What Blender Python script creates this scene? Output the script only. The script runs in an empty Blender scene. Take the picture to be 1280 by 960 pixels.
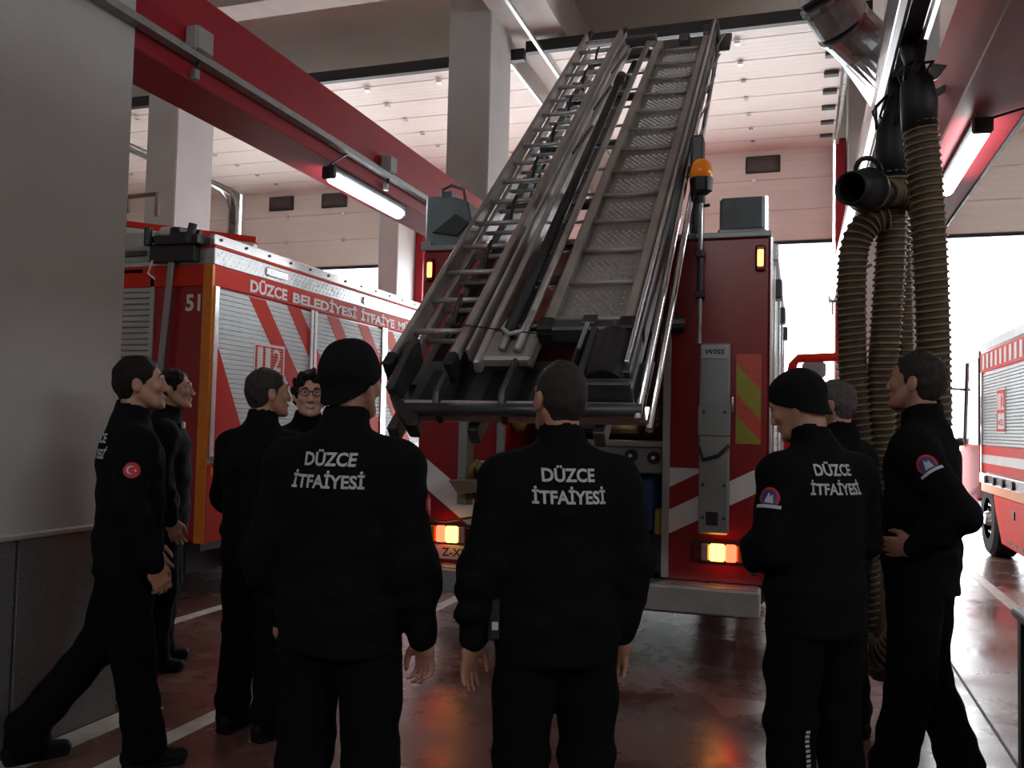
import bpy, bmesh, math, random
import numpy as np
from mathutils import Vector, Matrix, Euler
from mathutils.bvhtree import BVHTree

random.seed(7)
C = bpy.context.scene.collection
SC = bpy.context.scene
PI = math.pi

# ------------------------------------------------------------------ camera
def make_camera():
    f, yaw, pitch, roll = 1100.0, math.radians(18.163), math.radians(2.697), math.radians(1.3)
    sa, ca, sp, cp = math.sin(yaw), math.cos(yaw), math.sin(pitch), math.cos(pitch)
    F = Vector((-sa*cp, ca*cp, sp)); R0 = Vector((ca, sa, 0)); U0 = Vector((sa*sp, -ca*sp, cp))
    R = R0*math.cos(roll) + U0*math.sin(roll)
    U = -R0*math.sin(roll) + U0*math.cos(roll)
    cd = bpy.data.cameras.new('camera'); cd.sensor_width = 36.0; cd.lens = 36.0*f/1280.0
    cd.clip_start = 0.05; cd.clip_end = 300
    o = bpy.data.objects.new('camera', cd); C.objects.link(o)
    m = Matrix.Identity(4)
    for i in range(3):
        m[i][0] = R[i]; m[i][1] = U[i]; m[i][2] = -F[i]
    m[0][3], m[1][3], m[2][3] = 0.0, 0.0, 1.54
    o.matrix_world = m
    SC.camera = o
make_camera()

# ------------------------------------------------------------------ sky: bright overcast winter sky
W = bpy.data.worlds.new('overcast_sky'); SC.world = W; W.use_nodes = True
bg = W.node_tree.nodes['Background']
bg.inputs[0].default_value = (0.93, 0.97, 1.0, 1); bg.inputs[1].default_value = 6.5

# daylight sampling portals in the door openings
def portal(loc, sx, sy, rot):
    l = bpy.data.lights.new('daylight_portal', 'AREA'); l.shape = 'RECTANGLE'; l.size = sx; l.size_y = sy
    l.cycles.is_portal = True
    o = bpy.data.objects.new('daylight_portal', l); C.objects.link(o); o.location = loc; o.rotation_euler = rot
for x0, x1 in ((-10.4, -6.95), (-6.55, -3.5), (-3.0, 0.47), (1.9, 7.0)):
    portal(((x0+x1)/2, 14.75, 2.3), x1-x0, 4.6, (math.radians(-90), 0, 0))
# unseen clerestory openings in the side and rear walls, added for fill light
portal((8.6, -0.7, 5.85), 7.4, 0.7, (math.radians(90), 0, math.radians(90)))
portal((-2.0, -6.2, 6.25), 6.0, 0.7, (math.radians(90), 0, 0))

VS = SC.view_settings
SC.display_settings.display_device = 'sRGB'
VS.view_transform = 'Standard'; VS.look = 'None'; VS.gamma = 1.0; VS.use_curve_mapping = False
VS.exposure = 0.75
try:
    SC.cycles.max_bounces = 10; SC.cycles.diffuse_bounces = 5; SC.cycles.glossy_bounces = 4
    SC.cycles.sample_clamp_indirect = 6.0; SC.cycles.use_denoising = True
    SC.cycles.caustics_reflective = False; SC.cycles.caustics_refractive = False
except Exception:
    pass

# ------------------------------------------------------------------ materials
M = {}
def mat(name, col, rough=0.6, metal=0.0, var=0.12, scale=6.0, bump=0.0, bscale=None, emit=None, estr=0.0, spec=0.5, stretch=None, coat=0.0, sheen=0.0, rvar=0.0, alpha=1.0, trans=0.0):
    m = bpy.data.materials.new(name); m.use_nodes = True
    nt = m.node_tree; b = nt.nodes['Principled BSDF']
    b.inputs['Roughness'].default_value = rough; b.inputs['Metallic'].default_value = metal
    b.inputs['Specular IOR Level'].default_value = spec
    b.inputs['Coat Weight'].default_value = coat; b.inputs['Sheen Weight'].default_value = sheen
    b.inputs['Alpha'].default_value = alpha; b.inputs['Transmission Weight'].default_value = trans
    tc = nt.nodes.new('ShaderNodeTexCoord'); mp = nt.nodes.new('ShaderNodeMapping')
    nt.links.new(tc.outputs['Object'], mp.inputs['Vector'])
    if stretch: mp.inputs['Scale'].default_value = stretch
    nz = nt.nodes.new('ShaderNodeTexNoise'); nz.inputs['Scale'].default_value = scale; nz.inputs['Detail'].default_value = 5
    nt.links.new(mp.outputs[0], nz.inputs['Vector'])
    rp = nt.nodes.new('ShaderNodeValToRGB')
    rp.color_ramp.elements[0].position = 0.3; rp.color_ramp.elements[1].position = 0.7
    rp.color_ramp.elements[0].color = tuple(c*(1-var) for c in col)+(1,)
    rp.color_ramp.elements[1].color = tuple(min(1, c*(1+var)) for c in col)+(1,)
    nt.links.new(nz.outputs['Fac'], rp.inputs[0]); nt.links.new(rp.outputs[0], b.inputs['Base Color'])
    if rvar:
        mr = nt.nodes.new('ShaderNodeMapRange'); mr.inputs[1].default_value = 0.3; mr.inputs[2].default_value = 0.7
        mr.inputs[3].default_value = max(0.02, rough-rvar); mr.inputs[4].default_value = min(1, rough+rvar)
        nt.links.new(nz.outputs['Fac'], mr.inputs[0]); nt.links.new(mr.outputs[0], b.inputs['Roughness'])
    if bump:
        n2 = nt.nodes.new('ShaderNodeTexNoise'); n2.inputs['Scale'].default_value = bscale or scale*8; n2.inputs['Detail'].default_value = 3
        nt.links.new(mp.outputs[0], n2.inputs['Vector'])
        bp = nt.nodes.new('ShaderNodeBump'); bp.inputs['Strength'].default_value = bump; bp.inputs['Distance'].default_value = 0.01
        nt.links.new(n2.outputs['Fac'], bp.inputs['Height']); nt.links.new(bp.outputs[0], b.inputs['Normal'])
    if emit:
        b.inputs['Emission Color'].default_value = tuple(emit)+(1,); b.inputs['Emission Strength'].default_value = estr
    M[name] = m
    return m

mat('pillar_paint', (0.50, 0.505, 0.50), 0.6, var=0.05, scale=2.5, bump=0.08, bscale=40)
mat('wall_paint', (0.70, 0.64, 0.59), 0.7, var=0.05, scale=1.5, bump=0.05, bscale=40)
mat('ceiling_paint', (0.66, 0.59, 0.54), 0.8, var=0.06, scale=1.2)
mat('beam_light_paint', (0.58, 0.53, 0.49), 0.7, var=0.05)
mat('red_beam_paint', (0.33, 0.014, 0.026), 0.5, spec=0.25, var=0.10, scale=3, bump=0.05, bscale=25)
mat('white_line', (0.62, 0.60, 0.54), 0.4, var=0.25, scale=9, rvar=0.15)
mat('dark_joint', (0.02, 0.02, 0.02), 0.6)
mat('granite', (0.16, 0.165, 0.17), 0.35, var=0.55, scale=160)
mat('granite_cap', (0.42, 0.42, 0.41), 0.4, var=0.15, scale=60)
mat('door_cream', (0.82, 0.76, 0.70), 0.45, var=0.04, scale=2, stretch=(0.4, 1, 6))
mat('black_paint', (0.012, 0.012, 0.013), 0.5)
mat('black_plastic', (0.014, 0.015, 0.017), 0.42)
mat('black_rubber', (0.010, 0.011, 0.013), 0.55)
mat('aluminium', (0.50, 0.51, 0.52), 0.38, metal=0.6, var=0.15, scale=4, stretch=(8, 1, 8), rvar=0.08)
mat('worn_aluminium', (0.40, 0.385, 0.36), 0.48, metal=0.5, var=0.2, scale=5, rvar=0.1)
mat('bright_aluminium', (0.72, 0.73, 0.74), 0.25, metal=0.9, var=0.08, scale=5)
mat('galvanised', (0.50, 0.52, 0.53), 0.36, metal=0.8, var=0.18, scale=14, rvar=0.1)
mat('tray_grey', (0.30, 0.31, 0.31), 0.5, metal=0.5, var=0.15, scale=10)
mat('dark_steel', (0.075, 0.082, 0.085), 0.42, metal=0.5, var=0.25, scale=6, rvar=0.1)
mat('chrome', (0.75, 0.76, 0.78), 0.12, metal=1.0, var=0.05)
mat('truck_red', (0.30, 0.008, 0.014), 0.3, var=0.06, scale=2, coat=0.15)
mat('truck_red_orange', (0.60, 0.030, 0.016), 0.6, var=0.06, scale=3, spec=0.2)
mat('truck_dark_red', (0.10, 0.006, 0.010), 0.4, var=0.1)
mat('sticker_white', (0.80, 0.81, 0.81), 0.6, spec=0.2, var=0.06, scale=5)
mat('panel_grey', (0.30, 0.33, 0.33), 0.4, var=0.10, scale=4, metal=0.3)
mat('bumper_grey', (0.42, 0.44, 0.44), 0.42, var=0.12, scale=6, metal=0.35)
mat('shutter_white', (0.76, 0.87, 0.89), 0.6, var=0.05, scale=3, spec=0.25)
mat('shutter_grey', (0.42, 0.45, 0.45), 0.42, var=0.06, scale=3, metal=0.3)
mat('amber_strip', (0.72, 0.22, 0.012), 0.35, var=0.08, scale=20)
mat('reflex_red', (0.70, 0.09, 0.05), 0.35, var=0.08, scale=30)
mat('reflex_olive', (0.36, 0.34, 0.03), 0.35, var=0.08, scale=30)
mat('lens_red_dark', (0.12, 0.004, 0.006), 0.15)
mat('lens_red_lit', (0.5, 0.01, 0.006), 0.2, emit=(1.0, 0.035, 0.015), estr=7)
mat('lens_orange_lit', (0.8, 0.3, 0.05), 0.2, emit=(1.0, 0.36, 0.05), estr=6)
mat('lens_clear', (0.55, 0.35, 0.28), 0.15)
mat('marker_lit', (0.7, 0.05, 0.01), 0.2, emit=(1.0, 0.10, 0.025), estr=9)
mat('small_lamp_lit', (0.9, 0.6, 0.3), 0.3, emit=(1.0, 0.62, 0.25), estr=14)
mat('screen_lit', (0.9, 0.95, 1.0), 0.3, emit=(0.9, 0.97, 1.0), estr=1.6)
mat('beacon_amber', (0.85, 0.24, 0.01), 0.18, var=0.1, emit=(1.0, 0.25, 0.01), estr=0.06)
mat('tube_lit', (0.9, 0.95, 1.0), 0.4, emit=(0.93, 0.98, 1.0), estr=14)
mat('cover_grey', (0.105, 0.135, 0.145), 0.5, var=0.15, scale=8, bump=0.15, bscale=30)
mat('plastic_wrap', (0.22, 0.23, 0.23), 0.18, var=0.3, scale=14, bump=0.5, bscale=30)
mat('hose_brown', (0.060, 0.040, 0.022), 0.6, var=0.25, scale=20)
mat('hose_ridge', (0.20, 0.145, 0.085), 0.5, var=0.2, scale=20)
mat('tan_leather', (0.20, 0.15, 0.10), 0.6, var=0.2)
mat('tyre', (0.014, 0.014, 0.015), 0.75, bump=0.1, bscale=60)
mat('blue_paint', (0.015, 0.11, 0.32), 0.3)
mat('yellow_paint', (0.45, 0.42, 0.05), 0.4)
mat('olive_brass', (0.26, 0.20, 0.05), 0.35, metal=0.4)
mat('plate_white', (0.55, 0.55, 0.52), 0.5, var=0.05)
mat('glass', (0.55, 0.6, 0.62), 0.04, var=0.02, alpha=0.35)
mat('window_dark', (0.06, 0.04, 0.045), 0.06, var=0.3, scale=4)
mat('mirror_dark', (0.03, 0.03, 0.035), 0.15)
mat('asphalt', (0.68, 0.68, 0.68), 0.7, var=0.12, scale=1.5)
mat('pale_building', (0.75, 0.73, 0.70), 0.8, var=0.05)
mat('box_grey', (0.30, 0.30, 0.29), 0.55, var=0.06)

def floor_material():
    m = bpy.data.materials.new('floor_epoxy'); m.use_nodes = True; nt = m.node_tree; b = nt.nodes['Principled BSDF']
    tc = nt.nodes.new('ShaderNodeTexCoord')
    n1 = nt.nodes.new('ShaderNodeTexNoise'); n1.inputs['Scale'].default_value = 0.9; n1.inputs['Detail'].default_value = 8; n1.inputs['Roughness'].default_value = 0.65
    n2 = nt.nodes.new('ShaderNodeTexNoise'); n2.inputs['Scale'].default_value = 4.5; n2.inputs['Detail'].default_value = 10; n2.inputs['Roughness'].default_value = 0.7
    for n in (n1, n2): nt.links.new(tc.outputs['Object'], n.inputs['Vector'])
    r1 = nt.nodes.new('ShaderNodeValToRGB')
    e = r1.color_ramp.elements
    e[0].position = 0.34; e[0].color = (0.100, 0.040, 0.035, 1)
    e[1].position = 0.62; e[1].color = (0.215, 0.115, 0.100, 1)
    x = e.new(0.76); x.color = (0.31, 0.24, 0.23, 1)
    mx = nt.nodes.new('ShaderNodeMix'); mx.data_type = 'FLOAT'; mx.inputs[0].default_value = 0.4
    nt.links.new(n1.outputs['Fac'], mx.inputs[2]); nt.links.new(n2.outputs['Fac'], mx.inputs[3])
    nt.links.new(mx.outputs[0], r1.inputs[0]); nt.links.new(r1.outputs[0], b.inputs['Base Color'])
    mr = nt.nodes.new('ShaderNodeMapRange'); mr.inputs[1].default_value = 0.36; mr.inputs[2].default_value = 0.66
    mr.inputs[3].default_value = 0.10; mr.inputs[4].default_value = 0.42
    nt.links.new(n1.outputs['Fac'], mr.inputs[0]); nt.links.new(mr.outputs[0], b.inputs['Roughness'])
    bp = nt.nodes.new('ShaderNodeBump'); bp.inputs['Strength'].default_value = 0.12; bp.inputs['Distance'].default_value = 0.004
    nt.links.new(n2.outputs['Fac'], bp.inputs['Height']); nt.links.new(bp.outputs[0], b.inputs['Normal'])
    M['floor_epoxy'] = m
floor_material()

# ------------------------------------------------------------------ mesh helpers
ORG = {}
def link(o): C.objects.link(o); return o
def tag(o, label=None, cat=None, group=None, kind=None):
    if label: o['label'] = label
    if cat: o['category'] = cat
    if group: o['group'] = group
    if kind: o['kind'] = kind
    return o
def thing(name, label, cat, loc=(0, 0, 0), rot=(0, 0, 0), group=None, kind=None):
    o = bpy.data.objects.new(name, None); link(o); o.empty_display_size = 0.2
    o.location = loc; o.rotation_euler = rot
    ORG[o.name] = Matrix.Translation(loc) @ Euler(rot).to_matrix().to_4x4()
    return tag(o, label, cat, group, kind)

class MB:
    def __init__(s): s.V = []; s.F = []
    def add(s, vs, fs):
        b = len(s.V); s.V += [tuple(v) for v in vs]; s.F += [tuple(i+b for i in f) for f in fs]; return s
    def box(s, x0, x1, y0, y1, z0, z1):
        v = [(x0,y0,z0),(x1,y0,z0),(x1,y1,z0),(x0,y1,z0),(x0,y0,z1),(x1,y0,z1),(x1,y1,z1),(x0,y1,z1)]
        return s.add(v, [(3,2,1,0),(4,5,6,7),(0,1,5,4),(1,2,6,5),(2,3,7,6),(3,0,4,7)])
    def bar(s, p0, p1, w, h, up=(0,0,1)):
        p0, p1, up = Vector(p0), Vector(p1), Vector(up)
        d = (p1-p0).normalized(); a = d.cross(up)
        if a.length < 1e-5: a = d.cross(Vector((1,0,0)))
        a.normalize(); b = a.cross(d).normalized()
        v = [p+a*(sx*w/2)+b*(sy*h/2) for p in (p0,p1) for sx,sy in ((-1,-1),(1,-1),(1,1),(-1,1))]
        return s.add(v, [(3,2,1,0),(4,5,6,7),(0,1,5,4),(1,2,6,5),(2,3,7,6),(3,0,4,7)])
    def tube(s, path, r, n=10, cap=True):
        path = [Vector(p) for p in path]; rs = r if isinstance(r, (list, tuple)) else [r]*len(path)
        t = (path[1]-path[0]).normalized()
        a = t.cross(Vector((0,0,1)))
        if a.length < 1e-3: a = t.cross(Vector((1,0,0)))
        a.normalize(); vs = []; fs = []
        for i, p in enumerate(path):
            t2 = (path[min(i+1,len(path)-1)]-path[max(i-1,0)]).normalized()
            a = (a-t2*a.dot(t2)).normalized(); b = t2.cross(a)
            for k in range(n):
                q = 2*PI*k/n; vs.append(p+(a*math.cos(q)+b*math.sin(q))*rs[i])
        for i in range(len(path)-1):
            for k in range(n):
                k2 = (k+1) % n; fs.append((i*n+k, i*n+k2, (i+1)*n+k2, (i+1)*n+k))
        if cap: fs.append(tuple(reversed(range(n)))); fs.append(tuple(range((len(path)-1)*n, len(path)*n)))
        return s.add(vs, fs)
    def cyl(s, p0, p1, r0, r1=None, n=14): return s.tube([p0, p1], [r0, r0 if r1 is None else r1], n)
    def prism(s, poly, axis, a0, a1):
        # poly: list of 2D points in the plane across `axis` ('x': (y,z), 'y': (x,z), 'z': (x,y))
        def P(u, v, w): return {'x': (w,u,v), 'y': (u,w,v), 'z': (u,v,w)}[axis]
        n = len(poly)
        vs = [P(u,v,a0) for u,v in poly]+[P(u,v,a1) for u,v in poly]
        fs = [tuple(reversed(range(n))), tuple(range(n,2*n))]+[(i,(i+1)%n,(i+1)%n+n,i+n) for i in range(n)]
        return s.add(vs, fs)
    def ball(s, c, r, nu=14, nv=8, v0=-PI/2, v1=PI/2):
        r = (r,r,r) if not isinstance(r,(tuple,list)) else r
        vs = []; fs = []
        for j in range(nv+1):
            b = v0+(v1-v0)*j/nv
            for i in range(nu):
                a = 2*PI*i/nu; vs.append((c[0]+r[0]*math.cos(b)*math.cos(a), c[1]+r[1]*math.cos(b)*math.sin(a), c[2]+r[2]*math.sin(b)))
        for j in range(nv):
            for i in range(nu):
                fs.append((j*nu+i, j*nu+(i+1)%nu, (j+1)*nu+(i+1)%nu, (j+1)*nu+i))
        fs.append(tuple(reversed(range(nu)))); fs.append(tuple(range(nv*nu,(nv+1)*nu)))
        return s.add(vs, fs)
    def build(s, name, m, parent=None, bevel=0.0, smooth=False, world=True, seg=1):
        me = bpy.data.meshes.new(name); bm = bmesh.new()
        vs = [bm.verts.new(v) for v in s.V]
        for f in s.F:
            try: bm.faces.new([vs[i] for i in f])
            except ValueError: pass
        bmesh.ops.recalc_face_normals(bm, faces=bm.faces)
        if bevel: 
            ed = [e for e in bm.edges if len(e.link_faces)==2 and e.calc_face_angle(0) > 0.6]
            bmesh.ops.bevel(bm, geom=ed, offset=bevel, segments=seg, affect='EDGES', profile=0.5, clamp_overlap=True)
        bm.to_mesh(me); bm.free()
        me.materials.append(M[m] if isinstance(m, str) else m)
        if smooth: me.shade_smooth()
        o = bpy.data.objects.new(name, me); link(o)
        put(o, parent, world)
        return o
def put(o, parent, world=True):
    if parent is not None:
        o.parent = parent; org = ORG.get(parent.name)
        if org is not None:
            ORG[o.name] = org
            if world and o.data is not None: o.data.transform(org.inverted())
    return o
def root(o, at):
    """move a single mesh's origin to its base point"""
    o.data.transform(Matrix.Translation(-Vector(at))); o.location = at; return o
def box_obj(name, m, parent, x0, x1, y0, y1, z0, z1, bevel=0.0, world=True):
    return MB().box(x0,x1,y0,y1,z0,z1).build(name, m, parent, bevel, world=world)

def clip_poly(poly, x0, x1, y0, y1):
    for ax, lim, sgn in ((0,x0,1),(0,x1,-1),(1,y0,1),(1,y1,-1)):
        out = []
        for i in range(len(poly)):
            a, b = poly[i], poly[(i+1) % len(poly)]
            da, db = (a[ax]-lim)*sgn, (b[ax]-lim)*sgn
            if da >= 0: out.append(a)
            if da*db < 0:
                t = da/(da-db); out.append((a[0]+(b[0]-a[0])*t, a[1]+(b[1]-a[1])*t))
        poly = out
        if len(poly) < 3: return []
    return poly

def text_obj(name, body, m, parent, width=None, height=None, mtx=None, bold=0.02, depth=0.0, shear=0.0, align='CENTER', spacing=1.0):
    """flat lettering as a mesh; local x = reading direction, y = up, z = out of the surface"""
    cu = bpy.data.curves.new(name, 'FONT'); cu.body = body; cu.align_x = align; cu.align_y = 'CENTER'
    cu.offset = bold; cu.extrude = depth; cu.shear = shear; cu.resolution_u = 3; cu.space_character = spacing
    tmp = bpy.data.objects.new('tmp', cu); link(tmp)
    bpy.context.view_layer.update()
    me = bpy.data.meshes.new_from_object(tmp.evaluated_get(bpy.context.evaluated_depsgraph_get()))
    bpy.data.objects.remove(tmp); bpy.data.curves.remove(cu)
    co = np.empty(len(me.vertices)*3); me.vertices.foreach_get('co', co); co = co.reshape(-1,3)
    mn, mx = co.min(0), co.max(0)
    co[:, :2] -= (mn[:2]+mx[:2])/2
    sx = width/(mx[0]-mn[0]) if width else None; sy = height/(mx[1]-mn[1]) if height else None
    if sx is None: sx = sy
    if sy is None: sy = sx
    co[:,0] *= sx; co[:,1] *= sy
    me.vertices.foreach_set('co', co.ravel()); me.name = name
    me.materials.clear(); me.materials.append(M[m])
    o = bpy.data.objects.new(name, me); link(o)
    if mtx is not None: me.transform(mtx)
    if parent is not None: put(o, parent)
    return o
def frame(o, x, y):
    """matrix with origin o and axes x (reading), y (up)"""
    x, y = Vector(x).normalized(), Vector(y).normalized(); z = x.cross(y)
    return Matrix(((x[0],y[0],z[0],o[0]),(x[1],y[1],z[1],o[1]),(x[2],y[2],z[2],o[2]),(0,0,0,1)))
# ================================================================== SETTING
def struct(o): o['kind'] = 'structure'; return o
# floor, ground outside
struct(box_obj('floor', 'floor_epoxy', None, -13.5, 8.5, -6.2, 14.9, -0.2, 0.0))
struct(box_obj('ground', 'asphalt', None, -40, 40, 14.9, 60, -0.25, -0.02))
# painted lane lines, a pale strip and the floor joint
tag(root(box_obj('floor_line', 'white_line', None, -2.93, -2.82, -2.0, 14.8, -0.01, 0.003), (-2.875, 6, 0)), kind='structure')
tag(root(box_obj('floor_line', 'white_line', None, 0.06, 0.17, -2.0, 14.8, -0.01, 0.003), (0.115, 6, 0)), kind='structure')
tag(root(box_obj('floor_line', 'white_line', None, 1.80, 1.91, -2.0, 14.8, -0.01, 0.003), (1.855, 6, 0)), kind='structure')
tag(root(box_obj('floor_line', 'white_line', None, -4.55, -4.44, -2.0, 14.8, -0.01, 0.003), (-4.5, 6, 0)), kind='structure')  # pale strip along the floor
tag(root(box_obj('floor_line', 'white_line', None, -3.36, -3.20, 2.0, 3.95, -0.01, 0.003), (-3.28, 3, 0)), kind='structure')
tag(root(box_obj('floor_joint', 'dark_joint', None, 0.972, 0.988, -2.0, 14.8, -0.01, 0.002), (0.98, 6, 0)), kind='structure')

# ceiling with its concrete beams
ceil = struct(box_obj('ceiling', 'ceiling_paint', None, -13.5, 8.5, -6.2, 14.9, 6.9, 7.1))
for i, (x0, x1) in enumerate(((-10.3, -9.6), (-3.42, -2.74), (2.6, 3.3))):
    MB().box(x0, x1, 8.76, 14.7, 6.3, 6.92).build('beam', 'beam_light_paint', ceil)
for y0 in (8.4, 1.5):
    MB().box(-13.5, 8.5, y0, y0+0.36, 6.3, 6.92).build('beam', 'beam_light_paint', ceil)

# end walls and side walls of the hall
b = MB()
b.box(-13.5, -10.45, 14.7, 14.9, 0, 7.0); b.box(-6.95, -6.55, 14.7, 14.9, 0, 7.0); b.box(-3.47, -3.0, 14.7, 14.9, 0, 7.0); b.box(0.5, 1.9, 14.7, 14.9, 0, 7.0); b.box(7.0, 8.5, 14.7, 14.9, 0, 7.0)
b.box(-10.45, -6.95, 14.7, 14.9, 6.2, 7.0); b.box(-6.55, -3.47, 14.7, 14.9, 6.2, 7.0); b.box(-3.0, 0.5, 14.7, 14.9, 6.2, 7.0); b.box(1.9, 7.0, 14.7, 14.9, 6.2, 7.0)
struct(b.build('wall_front', 'wall_paint'))
struct(box_obj('wall_left', 'wall_paint', None, -13.7, -13.5, -6.2, 14.9, 0, 7.0))
b = MB(); b.box(8.5, 8.7, -6.2, 14.9, 0, 5.5); b.box(8.5, 8.7, -6.2, 14.9, 6.2, 7.0); b.box(8.5, 8.7, -6.2, -4.4, 5.5, 6.2); b.box(8.5, 8.7, 3.0, 14.9, 5.5, 6.2)  # high slot out of view, added to let fill daylight in
struct(b.build('wall_right', 'wall_paint'))
b = MB(); b.box(-13.5, 8.5, -6.3, -6.1, 0, 5.9); b.box(-13.5, 8.5, -6.3, -6.1, 6.6, 7.0); b.box(-13.5, -5, -6.3, -6.1, 5.9, 6.6); b.box(1, 8.5, -6.3, -6.1, 5.9, 6.6)  # unseen slot near the ceiling, added as a fill light opening
struct(b.build('wall_back', 'wall_paint'))

# free pillars by the doors
def pillar(x0, x1, y0, y1, z1=6.9):
    o = MB().box(x0, x1, y0, y1, 0, z1).build('wall_pillar', 'pillar_paint', bevel=0.015)
    return struct(root(o, ((x0+x1)/2, (y0+y1)/2, 0)))
pillar(-8.17, -7.69, 9.3, 10.04); pillar(-3.92, -3.4, 9.3, 10.04); pillar(0.83, 1.28, 9.3, 10.04); pillar(-6.95, -6.58, 13.6, 14.4, 6.05); pillar(0.66, 1.85, 14.0, 14.6, 6.9)
# near pillar with its granite dado
np_ = struct(root(MB().box(-3.95, -3.4, 2.1, 3.76, 0, 6.9).build('wall_pillar', 'pillar_paint', bevel=0.012), (-3.65, 2.9, 0)))
ORG[np_.name] = Matrix.Translation((-3.65, 2.9, 0))
for y0, y1 in ((2.1, 2.62), (2.63, 3.13), (3.14, 3.79)):
    MB().box(-3.42, -3.37, y0, y1-0.005, 0.0, 0.97).build('granite_slab', 'granite', np_, 0.003)
MB().box(-3.98, -3.42, 3.76, 3.79, 0, 0.97).build('granite_slab', 'granite', np_, 0.003)
MB().box(-3.99, -3.355, 2.1, 3.805, 0.97, 0.995).build('granite_cap', 'granite_cap', np_, 0.004)

# red steel beams along the bays
rb = struct(root(MB().box(-3.8, -3.41, 3.7, 9.35, 3.52, 4.06).build('trim_beam', 'red_beam_paint', bevel=0.008), (-3.6, 3.8, 3.52)))
rb2 = struct(root(MB().box(0.88, 1.28, -2.0, 9.35, 3.5, 4.15).build('trim_beam', 'red_beam_paint', bevel=0.008), (1.08, 3.8, 3.5)))
ORG[rb.name] = Matrix.Translation((-3.6, 3.8, 3.52)); ORG[rb2.name] = Matrix.Translation((1.08, 3.8, 3.5))
MB().box(1.281, 1.30, -2.0, 9.3, 3.485, 3.53).build('edge_angle', 'dark_steel', rb2)

# sectional doors: three panels hang, the others lie under the ceiling
def sectional_door(n, x0, x1, zb, win, xs=None, yl=10.15):
    xs = xs or x1
    d = thing('door_%d' % n, None, None, ((x0+x1)/2, 14.6, 0), kind='structure')
    ph = 0.503
    def panel(cx0, cx1, p0, p1, nrm):
        # p0,p1 : (y,z) ends of the panel section, ribbed on the visible side
        m = MB(); p0, p1 = Vector(p0), Vector(p1); L = (p1-p0).length; t = (p1-p0)/L; nr = Vector(nrm)
        prof = [(0.004, 0.002), (0.012, 0.018)]
        k = 5
        for i in range(k):
            a = 0.02+(L-0.04)*i/k; b_ = 0.02+(L-0.04)*(i+1)/k
            prof += [(a+0.006, 0.02), (b_-0.012, 0.02), (b_-0.006, 0.0185), (b_, 0.0185)]
        prof += [(L-0.012, 0.018), (L-0.004, 0.002), (L, 0.0), (L, -0.022), (0.0, -0.022), (0.0, 0.0)]
        poly = [tuple(p0+t*u+nr*w) for u, w in prof]
        m.prism(poly, 'x', cx0, cx1)
        return m.build('panel', 'door_cream', d)
    z = zb
    for i in range(3):
        p = panel(x0, x1, (14.6, z+ph*i), (14.6, z+ph*(i+1)), (-1, 0))
        if i == 2:
            for wx in win:
                w = MB().prism([(wx-0.27, z+ph*i+0.12), (wx+0.27, z+ph*i+0.12), (wx+0.27, z+ph*i+0.40), (wx-0.27, z+ph*i+0.40)], 'y', 14.555, 14.60).build('window_frame', 'black_plastic', p, 0.012)
                MB().box(wx-0.22, wx+0.22, 14.545, 14.556, z+ph*i+0.16, z+ph*i+0.36).build('window_pane', 'window_dark', p)
    zt = z+3*ph
    pts = [(14.6, zt)]
    y = 14.6; 
    ys = [14.15, 13.55, 12.94, 12.33, 11.72, 11.11, 10.5, 10.2]
    prev = (14.6, zt)
    for i, yy in enumerate(ys):
        cur = (yy, zt+0.05+0.006*i)
        dv = Vector((cur[0]-prev[0], cur[1]-prev[1])).normalized()
        panel(x0, x1 if i < 2 else xs, prev, cur, (dv[1], -dv[0]) if (dv[1]*0+(-dv[0])*-1) > 0 else (-dv[1], dv[0]))
        # brackets at both ends of each section
        prev = cur
    # hinges: small blocks on the seams
    for i, yy in enumerate(ys[:-1]):
        for xx in ((x1-0.12,) if n == 2 else ()):
            MB().box(xx-0.09, xx+0.09, yy-0.05, yy+0.05, zt+0.0, zt+0.045).build('hinge', 'dark_steel', d)
        for f in (0.3, 0.65):
            xx = x0+(x1-x0)*f
            MB().box(xx-0.03, xx+0.03, yy-0.03, yy+0.03, zt+0.01, zt+0.045).build('hinge', 'bright_aluminium', d)
    for i in (1, 2):
        for f in (0.3, 0.65):
            xx = x0+(x1-x0)*f
            MB().box(xx-0.03, xx+0.03, 14.565, 14.59, z+ph*i-0.03, z+ph*i+0.03).build('hinge', 'bright_aluminium', d)
    MB().box(x0, x1, 14.57, 14.63, zb-0.05, zb).build('bottom_seal', 'black_rubber', d)
    MB().box(x0-0.25, xs+0.25, 10.08, 10.17, zt+0.02, zt+0.16).build('spring_shaft_beam', 'black_paint', d)
    for xx, s in ((x0-0.05, -1), (x1+0.05, 1)):
        path = [(xx, 14.52, 0.0), (xx, 14.52, zt-0.35), (xx, 14.42, zt-0.12), (xx, 14.2, zt), (xx, 13.9, zt+0.02), (xx, yl, zt+0.03)]
        m = MB()
        for a_, b_ in zip(path[:-1], path[1:]): m.bar(a_, b_, 0.045, 0.04, up=(1, 0, 0))
        m.build('track', 'galvanised', d)
        m = MB()
        m.box(xx-0.015, xx+0.015, 14.55, 14.7, 0, zt).build('track_angle', 'galvanised', d)
    return d
sectional_door(1, -10.45, -6.98, 4.45, (-9.55, -8.4), -6.6)
sectional_door(2, -2.98, 0.47, 4.58, (-0.60, -1.9), yl=7.9)
sectional_door(3, 1.95, 7.0, 4.57, (3.6, 5.6))
sectional_door(4, -6.5, -3.5, 4.5, (-5.8, -4.6))
sectional_door(5, -13.4, -10.75, 4.45, (-12.5,))
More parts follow.
